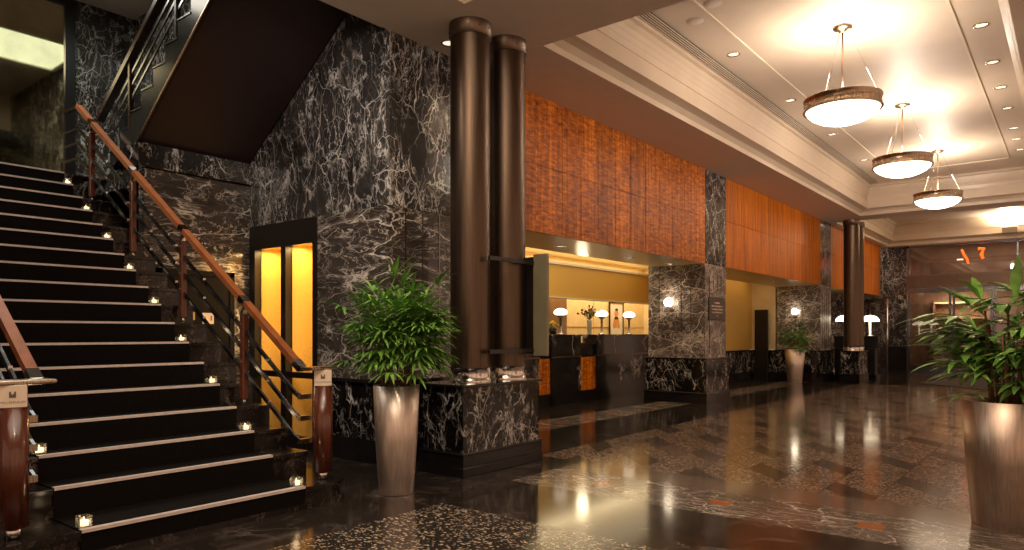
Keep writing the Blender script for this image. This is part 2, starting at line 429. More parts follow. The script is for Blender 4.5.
def tag(o, label, cat, group=None, kind=None):
    o['label'] = label
    o['category'] = cat
    if group: o['group'] = group
    if kind: o['kind'] = kind
    return o
def thing(name, label, cat, loc=(0, 0, 0), rz=0, group=None):
    o = bpy.data.objects.new(name, None)
    COL.objects.link(o)
    o.location = loc
    o.rotation_euler = (0, 0, rz)
    o.empty_display_size = 0.1
    return tag(o, label, cat, group)
def struct(o):
    o['kind'] = 'structure'
    return o
def dup(root, loc, label, rz=None, group=None):
    r = root.copy()
    COL.objects.link(r)
    r.location = loc
    if rz is not None: r.rotation_euler = (0, 0, rz)
    r['label'] = label
    if group: r['group'] = group
    for ch in list(root.children):
        c = ch.copy(); COL.objects.link(c); c.parent = r
        for g in list(ch.children):
            d = g.copy(); COL.objects.link(d); d.parent = c
    return r
def text(body, size, mat, parent, loc, rot, ext=0.0008, name='lettering', align='CENTER', spacing=1.0):
    cu = bpy.data.curves.new(name, 'FONT')
    cu.body = body
    cu.size = size
    cu.extrude = ext
    cu.align_x = align
    cu.align_y = 'CENTER'
    cu.space_character = spacing
    t = bpy.data.objects.new(name + '_tmp', cu)
    COL.objects.link(t)
    dg = bpy.context.evaluated_depsgraph_get()
    me = bpy.data.meshes.new_from_object(t.evaluated_get(dg))
    bpy.data.objects.remove(t)
    bpy.data.curves.remove(cu)
    me.materials.clear()
    me.materials.append(M[mat])
    o = bpy.data.objects.new(name, me)
    COL.objects.link(o)
    o.parent = parent
    o.location = loc
    o.rotation_euler = rot
    return o
def light(name, typ, loc, energy, col=(1, 0.78, 0.52), size=0.1, size_y=None, rot=(0, 0, 0), spot=None, blend=0.6):
    d = bpy.data.lights.new(name, typ)
    d.energy = energy
    d.color = col
    if typ == 'AREA':
        d.size = size
        if size_y:
            d.shape = 'RECTANGLE'
            d.size_y = size_y
    elif typ in ('POINT', 'SPOT'):
        d.shadow_soft_size = size
    if spot:
        d.spot_size = R(spot)
        d.spot_blend = blend
    o = bpy.data.objects.new(name, d)
    COL.objects.link(o)
    o.location = loc
    o.rotation_euler = rot
    return o
def aim(o, tgt):
    o.rotation_euler = (Vector(tgt) - o.location).to_track_quat('-Z', 'Y').to_euler()
    return o

# ------------------------------------------------------------------ key planes
XW = -4.72      # plane of the wood cladding / piers
YE = 4.153      # elevator wall
ZC = 3.81       # main soffit
ZU = 4.45       # raised ceilings
XB = -6.95      # marble wall under the landing
XR = 1.3        # right wall (out of frame)
YN = -3.0       # wall behind the camera
YF = 24.6       # entrance wall
ZT = 5.3        # stairwell ceiling

# ------------------------------------------------------------------ FLOOR
xs = sorted({-10.0, -5.48, -5.22, -5.08, -4.90, -3.95, -3.45, -3.355, -2.895, -2.75, -1.965, -1.82, -1.035, -0.89, -0.105, 0.04, 0.825, 0.97, XR})
sq_y = [7.33 + 1.275 * i for i in range(-1, 14)]
ys = {YN, 3.42, 4.28, 4.545, 4.69, 4.95, 5.32, 5.35, 17.0, 17.4, 26.5}
for y in sq_y:
    ys |= {y, y + 0.14}
ys = sorted(ys)
fb = bmesh.new()
grid = {}
for i, x in enumerate(xs):
    for j, y in enumerate(ys):
        grid[i, j] = fb.verts.new((x, y, 0))
for i in range(len(xs) - 1):
    for j in range(len(ys) - 1):
        cx, cy = (xs[i] + xs[i + 1]) / 2, (ys[j] + ys[j + 1]) / 2
        mi = 0
        if cx > -3.355 and cy < 3.42: mi = 1
        elif cx > -3.45 and 4.28 < cy < 4.95:
            mi = 2
            if 4.545 < cy < 4.69 and any(abs(cx - q) < 0.05 for q in (-2.822, -1.892, -0.962, -0.032, 0.897)): mi = 3
        elif -5.48 < cx < -4.90 and cy > 5.35:
            mi = 2
            if -5.22 < cx < -5.08 and any(q < cy < q + 0.14 for q in sq_y): mi = 3
        elif cx > -3.45 and 4.95 < cy < 5.32: mi = 4
        elif cx > -3.95 and cy > 5.32 and cy < 17.4: mi = 5
        f = fb.faces.new((grid[i, j], grid[i + 1, j], grid[i + 1, j + 1], grid[i, j + 1]))
        f.material_index = mi
me = bpy.data.meshes.new('floor')
fb.to_mesh(me); fb.free()
floor = bpy.data.objects.new('floor', me)
COL.objects.link(floor)
for m in ('marble_floor', 'terr_near', 'marble_band', 'orange', 'border', 'terr_field'):
    me.materials.append(M[m])
struct(floor)

# ------------------------------------------------------------------ CEILING (soffit with coffer openings)
def holed(name, x0, x1, y0, y1, z, th, holes, mat):
    X = sorted({x0, x1} | {h[0] for h in holes} | {h[1] for h in holes})
    Y = sorted({y0, y1} | {h[2] for h in holes} | {h[3] for h in holes})
    mb = MB()
    for i in range(len(X) - 1):
        for j in range(len(Y) - 1):
            cx, cy = (X[i] + X[i + 1]) / 2, (Y[j] + Y[j + 1]) / 2
            if any(h[0] < cx < h[1] and h[2] < cy < h[3] for h in holes): continue
            mb.box(X[i], X[i + 1], Y[j], Y[j + 1], z, z + th)
    bmesh.ops.remove_doubles(mb.bm, verts=mb.bm.verts, dist=1e-4)
    return struct(mb.build(name, mat))
C1 = (-3.86, -0.27, 5.272, 17.45)
C2 = (-4.55, 0.60, 18.15, 24.05)
C0 = (-3.865, -0.27, -2.4, 4.20)
holed('ceiling', XW, XR, YN, YF, ZC, 0.04, [C0, C1, C2], 'soffit')
def coffer(name, c):
    prof = [(0.001, ZC + 0.001), (0.001, 3.875), (0.055, 3.925), (0.187, 3.938), (0.187, 4.118), (0.197, 4.120), (0.197, 4.128), (0.187, 4.130), (0.200, 4.20),
            (0.203, 4.203), (0.22, 4.26), (0.223, 4.263), (0.238, 4.32), (0.241, 4.323), (0.25, 4.385), (0.29, 4.40), (0.30, 4.43), (0.35, ZU)]
    bm = bmesh.new()
    rings = []
    for d, z in prof:
        rings.append([bm.verts.new(p) for p in ((c[0] + d, c[2] + d, z), (c[1] - d, c[2] + d, z), (c[1] - d, c[3] - d, z), (c[0] + d, c[3] - d, z))])
    for A, B in zip(rings, rings[1:]):
        for i in range(4):
            j = (i + 1) % 4
            bm.faces.new((A[i], B[i], B[j], A[j]))
    bm.faces.new(rings[-1][::-1]).material_index = 1
    bmesh.ops.recalc_face_normals(bm, faces=bm.faces)
    me = bpy.data.meshes.new(name)
    bm.to_mesh(me); bm.free()
    o = bpy.data.objects.new(name, me)
    COL.objects.link(o)
    me.materials.append(M['fascia']); me.materials.append(M['ceil'])
    return struct(o)
coffer('trim_1', C1)
coffer('trim_2', C2)
coffer('trim_3', C0)
# raised bead outlining the inner ceiling field
bead = MB()
bx0, bx1, by0, by1 = -2.985, -0.995, 6.35, 16.2
for a in ((bx0, bx0 + 0.022, by0, by1), (bx1 - 0.022, bx1, by0, by1), (bx0, bx1, by0, by0 + 0.022), (bx0, bx1, by1 - 0.022, by1)):
    bead.box(a[0], a[1], a[2], a[3], ZU - 0.012, ZU + 0.01)
struct(bead.build('trim_4', 'white'))
# slot diffuser along the left edge of the raised ceiling
sd = thing('slot_diffuser', 'long dark linear slot air diffuser along left edge of raised ceiling', 'vent', (-3.545, 5.7, 4.41))
MB().box(0.0, 0.13, 0.0, 11.3, 0.020, 0.034).build('backing', 'black', sd)
for i in range(5):
    MB().box(0.002 + i * 0.030, 0.009 + i * 0.030, 0.0, 11.3, 0.010, 0.022).build('slat', 'fascia', sd)

# ------------------------------------------------------------------ outer shell
def wall(name, x0, x1, y0, y1, z0, z1, mat):
    return struct(MB().box(x0, x1, y0, y1, z0, z1).build(name, mat))
mb = MB()
mb.box(XR, XR + 0.25, YN, YF, 3.45, 3.86).box(XR, XR + 0.25, YN, YF, 0, 0.12)  # unseen side left open between piers to let world light in
yy = YN
while yy < YF:
    mb.box(XR, XR + 0.25, yy, yy + 0.45, 0.12, 3.45)
    yy += 3.0
struct(mb.build('wall_right', 'cream'))
mb = MB()
mb.box(-4.75, XR, YN - 0.1, YN, 3.3, 3.86).box(-4.75, XR, YN - 0.1, YN, 0, 0.12)  # openings behind the camera, added to admit more world light
for xx in (-4.75, -2.9, -0.9, XR - 0.4):
    mb.box(xx, xx + 0.4, YN - 0.1, YN, 0.12, 3.3)
struct(mb.build('wall_back', 'cream'))
wall('wall_stairwell_near', -9.8, -4.75, 0.2, 0.3, 0, ZT, 'marble')
wall('wall_stairwell_end', -9.85, -9.75, 0.3, YE, 0, ZT, 'marble')
wall('wall_lobby_near', -4.82, -4.72, YN, 0.3, 0, 3.81, 'marble')
wall('wall_stairwell_fascia', -4.82, -4.72, 0.3, YE, 3.86, ZT, 'soffit')
wall('ceiling_stairwell', -9.8, -4.72, 0.2, 4.3, ZT, ZT + 0.1, 'soffit')

# elevator wall (faces the camera), with the opening for the lit niches
EX0, EX1, EZ = -6.93, -5.755, 2.28
ew = MB()
ew.box(-9.8, EX0, YE, YE + 0.7, 0, ZT, 0)
ew.box(EX0, EX1, YE, YE + 0.7, EZ, ZT, 0)
ew.box(EX1, XW, YE, YE + 0.003, EZ, 3.81, 0)
ew.box(EX1, XW - 0.42, YE + 0.003, YE + 0.7, 0.0, 3.81, 0)
ew.box(EX1, XW, YE, YE + 0.003, 0.0, EZ, 1)
ew.box(EX1, XW - 0.05, YE, YE + 0.7, 3.81, ZT, 0)
struct(ew.build('wall_elevator', ['marble', 'marble_low']))
# wall that turns the corner towards the reception (faces right)
ws = MB()
ws.box(XW - 0.4, XW + 0.004, YE + 0.004, 5.45, EZ, 3.81, 0)
ws.box(XW - 0.4, XW + 0.006, YE + 0.004, 5.45, 0, EZ - 0.004, 1)
struct(ws.build('wall_corner', ['marble', 'marble_low']))
for i, y in enumerate((4.342, 4.553, 4.769)):
    tag(MB().box(XW + 0.003, XW + 0.012, y - 0.006, y + 0.006, 0.74, 2.27).build('reveal_strip', 'steel'),
        ['slim vertical metal reveal strip nearest the wall corner behind the palm', 'middle of three slim vertical metal strips on the marble behind the palm', 'slim vertical metal strip on marble wall next to the bronze columns'][i], 'trim strip', 'metal strips on the marble corner wall')
# dark marble dado and plinth mouldings
def dado(name, x0, x1, y0, y1, top=0.735, out=0.06, sides='-Y+X'):
    mb = MB()
    a0, a1, b0, b1 = x0, x1, y0, y1
    ex = out if '+X' in sides else 0
    ey = out if '-Y' in sides else 0
    mb.box(a0, a1 + ex, b0 - ey, b1, 0.20, top - 0.03, 0)
    mb.box(a0, a1 + ex + (0.02 if ex else 0), b0 - ey - (0.02 if ey else 0), b1, top - 0.03, top, 1)
    mb.box(a0, a1 + ex + (0.02 if ex else 0), b0 - ey - (0.02 if ey else 0), b1, 0.16, 0.185, 1)
    mb.box(a0, a1 + ex + (0.035 if ex else 0), b0 - ey - (0.035 if ey else 0), b1, 0.0, 0.16, 1)
    mb.box(a0, a1 + ex + (0.01 if ex else 0), b0 - ey - (0.01 if ey else 0), b1, 0.185, 0.20, 1)
    return struct(mb.build(name, ['marble_black', 'plinth']))
dado('baseboard_elevator', EX1 + 0.05, XW, YE, YE + 0.1)
dado('baseboard_corner', XW - 0.1, XW, YE, 5.45, out=0.055, sides='+X')

# back wall under the landing with dark service door
bw = MB()
bw.box(XB - 0.12, XB, 3.05, YE, 0, 2.73)
struct(bw.build('wall_under_landing', 'marble_low'))
d1 = thing('door_1', 'dark service door in the marble wall beneath the stair landing', 'door', (XB, 3.2, 0))
MB().box(0.0, 0.03, 0.0, 0.70, 0, 1.73).build('door_leaf', 'door_dark', d1)
MB().box(0.0, 0.045, -0.05, 0.0, 0, 1.78).box(0.0, 0.045, 0.70, 0.75, 0, 1.78).box(0, 0.045, -0.05, 0.75, 1.73, 1.78).build('door_frame', 'door_dark', d1)
d1['kind'] = 'structure'
s1 = thing('wall_sign', 'small square brass plate with dark mark on the service door', 'sign', (XB + 0.032, 3.665, 1.298))
MB().box(0, 0.006, -0.06, 0.06, -0.056, 0.056, bev=0.002).build('plate', 'plate', s1)
MB().box(0.006, 0.008, 0.025, 0.038, -0.02, 0.028).build('mark', 'ink', s1)
s2 = MB().box(0, 0.006, -0.032, 0.032, -0.04, 0.04, bev=0.002).build('wall_sign', 'gold_lac', loc=(XB + 0.032, 3.495, 1.32))
tag(s2, 'smaller dull gold plate left of the pale plate on the service door', 'sign')

# landing slab edge (beam), seen above the marble wall
lb = MB()
lb.box(XB - 0.28, XB + 0.05, 2.975, YE, 2.735, 2.955, 0)
lb.box(-9.74, XB - 0.28, 3.06, YE, 2.60, 2.783, 0)
struct(lb.build('trim_5', ['marble_black']))

# ------------------------------------------------------------------ lit niches (doors of the elevator vestibule)
nd = thing('niche_cabinet', 'black framed pair of glowing gold niches set in the dark marble wall', 'door frame', (EX0, YE, 0))
W = EX1 - EX0
g = MB()
g.box(0, 0.105, -0.02, 0.06, 0, EZ).box(W - 0.055, W, -0.02, 0.06, 0, EZ).box(0.105, W - 0.055, -0.02, 0.06, 2.03, EZ)
g.box(0.585, 0.67, -0.02, 0.06, 0, 2.03).box(0.105, W - 0.055, -0.015, 0.05, 0.0, 0.12)
g.build('frame', 'black', nd)
g = MB(); g.box(0.105, 0.585, -0.01, 0.03, 0.70, 0.76).box(0.67, W - 0.055, -0.01, 0.03, 0.70, 0.76); g.build('cross_rail', 'black', nd)
for (a, b) in ((0.105, 0.585), (0.67, W - 0.055)):
    q = MB()
    dp = 0.26
    q.box(a - 0.02, a, 0.05, dp + 0.05, 0.0, 2.08).box(b, b + 0.02, 0.05, dp + 0.05, 0.0, 2.08)
    q.box(a - 0.02, b + 0.02, dp + 0.05, dp + 0.07, 0.0, 2.08).box(a, b, 0.05, dp + 0.05, 2.06, 2.08)
    n = q.build('lining', 'gold', nd)
    MB().lathe([(0.0, 0), (0.022, 0.0), (0.022, 0.01), (0.0, 0.01)], ((a + b) / 2 + 0.05, 0.17, 2.048), 16).build('downlight_lens', 'lens', n)
    light('niche_light', 'AREA', (EX0 + (a + b) / 2, YE + 0.16, 2.03), 5.5, (1, 0.66, 0.24), 0.34, 0.14)
    light('niche_glow', 'AREA', (EX0 + b - 0.02, YE + 0.12, 1.35), 3.2, (1, 0.66, 0.24), 1.2, 0.08, rot=(0, R(90), 0))

# ------------------------------------------------------------------ LOWER STAIRCASE
RZ, TR = 0.1555, 0.2345
NX = lambda i: (-3.975 if i == 1 else -4.319 - TR * (i - 2))
NZ = lambda i: 0.14 + RZ * (i - 1) + (0.008 if i == 2 else 0)
YL, YR_ = 1.42, 2.75        # carpet runner
YL0, YR1 = 1.13, 3.03       # stone
st = thing('staircase', 'broad black stone staircase with dark carpet runner and pale nosings', 'staircase', (0, 0, 0))
NS = 18
for i in range(2, NS + 1):
    mb = MB()
    x1 = NX(i)
    x0 = NX(i) - TR - 0.02 if i < NS else -9.74
    zb = max(0.0, NZ(i) - 0.45) if i < NS else NZ(i) - 0.18
    mb.box(x0, x1 - 0.012, YL0 if i < NS else 0.31, YR1, zb, NZ(i) - 0.03)
    mb.box(x0, x1, YL0 if i < NS else 0.31, YR1 + 0.012, NZ(i) - 0.03, NZ(i), bev=0.004)
    mb.build('stone_step', 'stairstone', st)
# first step with bull-nosed ends wrapped around both newel posts
def bull(x0, x1, ya, yb, r, n=10):
    pts = [(x0, ya)]
    for k in range(n + 1):
        a = -PI / 2 + (PI / 2) * k / n
        pts.append((x1 - r + r * math.cos(a), ya + r + r * math.sin(a)))
    for k in range(n + 1):
        a = (PI / 2) * k / n
        pts.append((x1 - r + r * math.cos(a), yb - r + r * math.sin(a)))
    pts.append((x0, yb))
    return pts
mb = MB()
mb.prism(bull(-4.55, -3.93, 0.90, 3.16, 0.20), 'Z', 0.0, 0.035)
mb.prism(bull(-4.55, -3.96, 0.93, 3.13, 0.18), 'Z', 0.035, 0.112)
mb.prism(bull(-4.55, -3.945, 0.91, 3.15, 0.19), 'Z', 0.112, 0.14)
mb.build('stone_step', 'stairstone', st)
# carpet
pts = []
for i in range(1, NS + 1):
    x, z = NX(i), NZ(i)
    e = 0.012 if i > 1 else 0.0
    if i == 1:
        pts += [(-3.941, 0.036), (-3.941, z + 0.006)]
    else:
        pts += [(x + 0.006, NZ(i - 1) + 0.006), (x + 0.006, z + 0.006)]
pts += [(-9.74, NZ(NS) + 0.006)]
cm = MB()
for (a, b) in zip(pts, pts[1:]):
    cm.quad([(a[0], YL, a[1]), (a[0], YR_, a[1]), (b[0], YR_, b[1]), (b[0], YL, b[1])])
cm.build('carpet_runner', 'carpet', st)
for i in range(1, NS + 1):
    x = NX(i) if i > 1 else -3.945
    MB().box(x - 0.032, x + 0.0085, YL + 0.002, YR_ - 0.002, NZ(i) + 0.004, NZ(i) + 0.0095).box(x + 0.004, x + 0.010, YL + 0.002, YR_ - 0.002, NZ(i) - 0.006, NZ(i) + 0.0095).build('nosing', 'nosing', st)

# votive candles in glass cubes on alternate treads
def votive(loc, label, first=[None]):
    if first[0] is None:
        t = thing('candle_holder', label, 'candle', loc, 0, 'votive candles on the stair treads')
        g = MB()
        g.box(-0.03, 0.03, -0.03, 0.03, 0.0, 0.008, bev=0.002)
        for a in ((-0.03, -0.026, -0.03, 0.03), (0.026, 0.03, -0.03, 0.03), (-0.026, 0.026, -0.03, -0.026), (-0.026, 0.026, 0.026, 0.03)):
            g.box(*a, 0.008, 0.058)
        g.build('glass_cube', 'holder_glass', t)
        c = MB(); c.lathe([(0, 0.009), (0.023, 0.009), (0.024, 0.03), (0.018, 0.034), (0, 0.032)], n=16)
        c = c.build('candle', 'flame', t)
        MB().lathe([(0.0, 0.032), (0.005, 0.038), (0.0035, 0.046), (0, 0.054)], n=8).build('flame', 'flame', c)
        first[0] = t
        return t
    return dup(first[0], loc, label)
nm = ['first step', 'third step', 'fifth step', 'seventh step', 'ninth step', 'eleventh step', 'thirteenth step', 'fifteenth step', 'seventeenth step']
for k in range(9):
    i = 1 + 2 * k
    x = NX(i) - 0.055 if i > 1 else -3.99
    votive((x, 2.715 - 0.0 * k, NZ(i) + 0.0100), 'glass cube votive candle at right end of the %s from the bottom' % nm[k])
votive((-4.005, 1.455, NZ(1) + 0.0100), 'glass cube votive candle at left end of the bottom step, beside the near newel')
votive((NX(3) - 0.08, 1.45, NZ(3) + 0.0100), 'glass cube votive candle at left end of the third step behind rail connector')
for (x, y, z) in ((-3.99, 2.71, 0.24), (-4.58, 2.71, 0.55), (-5.05, 2.71, 0.86), (-4.0, 1.46, 0.24), (-5.5, 2.71, 1.17)):
    light('candle_glow', 'POINT', (x, y, z), 0.12, (1, 0.7, 0.4), 0.02)

# ------------------------------------------------------------------ RAILINGS
SL = 0.664
def railing(label, yr, ynew, posts, side):
    """lower flight rail in the plane y=yr with newel at ynew"""
    t = thing('stair_railing', label, 'railing', (0, 0, 0))
    hz = lambda x: 1.395 - SL * (x + 4.938)
    xe = -4.20
    pts = [(-8.12, yr, hz(-8.12)), (xe, yr, hz(xe))]
    # wooden handrail with chrome collars
    MB().tube([(pts[0][0], yr, pts[0][2]), (xe + -0.05, yr, hz(xe - 0.05))], 0, flat=(0.055, 0.042)).build('handrail', 'handwood', t)
    for px in [p for p in posts] + [xe - 0.03]:
        MB().tube([(px - 0.035, yr, hz(px - 0.035)), (px + 0.035, yr, hz(px + 0.035))], 0, flat=(0.060, 0.047)).build('collar', 'chrome', t)
    # flat end piece running over the newel
    s = 1 if ynew > yr else -1
    MB().tube([(xe, yr, hz(xe)), (xe + 0.04, yr, 0.905), (xe + 0.06, yr - 0.00 * s, 0.903)], 0, flat=(0.06, 0.03)).build('collar', 'chrome', t)
    MB().box(-4.165, -4.02, min(yr - s * 0.04, ynew + s * 0.085), max(yr - s * 0.04, ynew + s * 0.085), 0.897, 0.918, bev=0.006).build('end_cap', 'bronze_lamp', t)
    MB().tube([(-8.12, yr, hz(-8.12)), (-8.5, yr, hz(-8.12) + 0.01)], 0, flat=(0.03, 0.03)).build('end_return', 'chrome', t)
    for dz in (0.225, 0.375, 0.535):
        b = MB().tube([(-8.5, yr, hz(-8.12) - dz + 0.01), (-8.12, yr, hz(-8.12) - dz), (-4.28, yr, hz(-4.28) - dz), (-4.215, yr, hz(-4.24) - dz)], 0, flat=(0.016, 0.030))
        x = -7.9
        while x < -4.4:
            b.box(x - 0.02, x + 0.02, yr - 0.011, yr + 0.011, hz(x) - dz - 0.006, hz(x) - dz + 0.018, 1)
            x += 0.47
        b.build('rail_bar', ['steel', 'chrome'], t)
        zc = hz(-4.24) - dz
        MB().box(-4.235, -4.20, min(yr - 0.01 * s, ynew), max(yr - 0.01 * s, ynew), zc - 0.017, zc + 0.017).build('connector', 'bronze_lamp', t)
    for (px, pz) in posts.items():
        p = MB().box(px - 0.024, px + 0.024, yr - 0.024, yr + 0.024, pz + 0.045, hz(px) - 0.10, bev=0.006).build('post', 'newelwood', t)
        MB().lathe([(0.014, pz), (0.014, pz + 0.05)], (px, yr, 0), 12).build('post_foot', 'chrome', p)
        MB().box(px - 0.010, px + 0.010, yr - 0.018, yr + 0.018, hz(px) - 0.12, hz(px) - 0.015).build('post_bracket', 'chrome', p)
    nx = -4.075
    n = MB().lathe([(0.066, 0.20), (0.066, 0.788)], (nx, ynew, 0), 28).build('newel_post', 'newelwood', t)
    MB().lathe([(0.036, 0.14), (0.036, 0.205)], (nx, ynew, 0), 24).build('newel_foot', 'chrome', n)
    # square plate block with the mark on its faces, turned towards the lobby
    pz = 0.788
    pr = R(72) if s < 0 else R(54)
    MB().box(-0.058, 0.058, -0.058, 0.058, pz, 0.897, bev=0.003).build('plaque', 'plate', n, loc=(nx, ynew, 0)).rotation_euler = (0, 0, pr)
    dv = Vector((math.sin(pr), -math.cos(pr), 0)) * 0.0585
    text('MILLENNIUM', 0.0172, 'ink', n, (nx + dv.x, ynew + dv.y, pz + 0.025), (R(90), 0, pr), ext=0.0004, spacing=1.06)
    lm = MB()
    for a0, a1, z0, z1 in ((-0.014, -0.0065, 0, 0.030), (-0.0065, 0.0065, 0, 0.014), (0.0065, 0.014, 0, 0.030)):
        lm.box(a0, a1, -0.0008, 0, z0, z1)
    lm.prism([(-0.0065, 0.014), (0.0, 0.014), (-0.0065, 0.024)], 'Y', -0.0008, 0).prism([(0.0, 0.014), (0.0065, 0.014), (0.0065, 0.024)], 'Y', -0.0008, 0)
    lm.build('emblem', 'ink', n, loc=(nx + dv.x, ynew + dv.y, pz + 0.048)).rotation_euler = (0, 0, pr)
    return t
posts = {-4.938: 0.605, -5.887: 1.235, -6.839: 1.855, -7.774: 2.48}
railing('polished wood and steel bar stair railing on the right, ending beside the palm planter', 2.90, 2.985, posts, 1)
railing('nearest wood and steel stair railing at the left edge, with plated newel', 1.30, 1.165, posts, -1)

# ------------------------------------------------------------------ UPPER STAIRCASE (rises to the right, seen from below)
ZG0, XG0 = 3.277, -7.103        # outer corner of a step of the zigzag
us = thing('upper_staircase', 'upper stair flight with black stringer and plain dark underside', 'staircase', (0, 0, 0))
US = 0.664
YA, YBk = 2.99, YE - 0.002
prof = []
for k in range(-2, 10):
    x = XG0 + TR * k
    z = ZG0 + RZ * k
    prof.append((x, z - RZ)); prof.append((x, z))
xl = prof[-1][0]
und = lambda x: 2.952 + 0.695 * (x + 6.985)
x_end = -4.83
poly = [p for p in prof if p[0] > -7.6] + [(x_end, prof[-1][1])]
poly = [(x, z) for x, z in poly]
low = [(x_end, und(x_end)), (-6.985, 2.952), (poly[0][0], 2.80)]
# stringer panel
MB().prism(poly + low, 'Y', YA, YA + 0.03).build('stringer', 'stringer', us)
MB().prism([(a[0], a[1] - 0.02) for a in poly] + [(low[0][0], low[0][1] + 0.03), (low[1][0], low[1][1] + 0.02), low[2]], 'Y', YA + 0.03, YBk).build('step_body', 'stairstone', us)
MB().quad([(-6.985, YA, 2.952), (-6.985, YBk, 2.952), (x_end, YBk, und(x_end)), (x_end, YA, und(x_end))]).build('underside', 'darkslab', us)
edge = MB()
edge.tube([(-6.985, YA - 0.004, 2.956), (x_end, YA - 0.004, und(x_end) + 0.004)], 0, flat=(0.012, 0.012))
edge.build('edge_trim', 'bronze_lamp', us)
edge = MB()
edge.tube([(-6.985, YBk - 0.006, 2.944), (x_end, YBk - 0.006, und(x_end) - 0.008)], 0, flat=(0.010, 0.010))
edge.build('edge_trim', 'steel', us)
for k in range(0, 9):
    x, z = XG0 + TR * k, ZG0 + RZ * k
    MB().box(x - 0.004, x + TR, YA - 0.008, YA + 0.0, z - 0.010, z + 0.004).build('tread_end', 'steel', us)
ur = thing('stair_railing', 'shade-darkened handrail of the upper flight climbing over the glossy stringer', 'railing', (0, 0, 0))
yu = 3.06
hz2 = lambda x: 3.406 + 0.556 * (x + 7.915) + 0.0
hu = lambda x: 3.37 + 0.635 * (x + 7.95)
MB().tube([(-7.95, 3.04, hu(-7.95)), (-4.9, 3.04, hu(-4.9))], 0, flat=(0.07, 0.055)).build('handrail', 'handwood_shaded', ur)
for dz in (0.17, 0.29, 0.41):
    MB().tube([(-7.6, 3.04, hu(-7.6) - dz), (-4.9, 3.04, hu(-4.9) - dz)], 0, flat=(0.014, 0.026)).build('rail_bar', 'steel', ur)
for px in (-7.22, -6.28, -5.34):
    kk = math.floor((px - XG0) / TR)
    MB().box(px - 0.022, px + 0.022, 3.02, 3.064, ZG0 + RZ * kk if px > XG0 else 3.10, hu(px) - 0.02, bev=0.005).build('post', 'handwood_shaded', ur)

# mirror on the stairwell end wall
mr = thing('wall_mirror', 'large bronze tinted mirror behind the stair landing with black frame', 'mirror', (-9.75, 0.35, 2.783))
MB().box(0.012, 0.02, 0.0, 2.97, 0.04, 2.4).build('mirror_glass', 'mirror', mr)
MB().box(0.0, 0.05, 2.97, 3.08, 0.0, 2.5).box(0, 0.03, 0, 2.97, 0.0, 0.04).box(0, 0.05, 0, 2.97, 2.40, 2.50).build('frame', 'black', mr)
# luminous ceiling panel over the stairwell
lp = thing('ceiling_light', 'large pale luminous ceiling panel above the stairs seen in the mirror', 'light', (-7.85, 3.0, ZT - 0.06))
MB().box(-0.42, 0.8, -1.1, 1.05, 0.0, 0.02).build('diffuser', 'panel_light', lp)
MB().box(-0.48, -0.42, -1.16, 1.11, -0.02, 0.06).box(0.8, 0.86, -1.16, 1.11, -0.02, 0.06).box(-0.42, 0.8, -1.16, -1.1, -0.02, 0.06).box(-0.42, 0.8, 1.05, 1.11, -0.02, 0.06).build('frame', 'white', lp)

# ------------------------------------------------------------------ bronze columns and pedestals
def pedestal(name, label, x0, x1, y0, y1, top=0.735):
    t = thing(name, label, 'pedestal', ((x0 + x1) / 2, (y0 + y1) / 2, 0))
    a, b = (x1 - x0) / 2, (y1 - y0) / 2
    MB().box(-a, a, -b, b, 0.0, 0.075, bev=0.004).box(-a + 0.006, a - 0.006, -b + 0.006, b - 0.006, 0.075, 0.17, bev=0.004).build('plinth', 'plinth', t)
    MB().box(-a - 0.004, a + 0.004, -b - 0.004, b + 0.004, 0.17, 0.192, bev=0.006).build('plinth_moulding', 'plinth', t)
    MB().box(-a + 0.03, a - 0.03, -b + 0.03, b - 0.03, 0.19, top - 0.025).build('body', 'marble_black', t)
    MB().box(-a, a, -b, b, top - 0.025, top, bev=0.006).build('cap', 'plinth', t)
    return t
pedestal('column_pedestal', 'black veined marble pedestal beneath the two tall nearest bronze columns', -4.30, -3.785, 4.10, 5.16)
pedestal('column_pedestal', 'small distant marble pedestal beneath the far pair of bronze columns', -4.39, -3.94, 17.77, 18.68)
def column(label, x, y):
    t = thing('bronze_column', label, 'column', (x, y, 0.735), 0, 'tall bronze columns')
    MB().lathe([(0.172, 0.11), (0.172, 2.955)], n=48, cap=False).build('shaft', 'bronze', t)
    f = MB().lathe([(0.178, 0.0), (0.178, 0.015), (0.173, 0.02), (0.173, 0.115), (0.178, 0.12)], n=48, cap=False).build('base_collar', 'chrome', t)
    c = MB().lathe([(0.172, 2.95), (0.184, 2.955), (0.184, 3.075)], n=48, cap=False).build('capital', 'bronze_cap', t)
    b = MB()
    for k in range(12):
        a = 2 * PI * k / 12 + 0.15
        b.ball((0.175 * math.cos(a), 0.175 * math.sin(a), 0.07), 0.006, seg=8)
    b.build('bolt', 'chrome', f)
    b = MB()
    for k in range(12):
        a = 2 * PI * k / 12 + 0.15
        b.ball((0.185 * math.cos(a), 0.185 * math.sin(a), 3.01), 0.006, seg=8)
    b.build('bolt', 'bronze', c)
    return t
c0 = column('tall dark bronze column nearest the palm, first of the near pair', -4.10, 4.53)
dup(c0, (-4.085, 5.01, 0.735), 'tall dark bronze column of the near pair carrying the olive display panel')
dup(c0, (-4.17, 18.0, 0.735), 'distant bronze column of the far pair, the nearer one')
dup(c0, (-4.17, 18.45, 0.735), 'distant bronze column partly hidden behind the other far column')

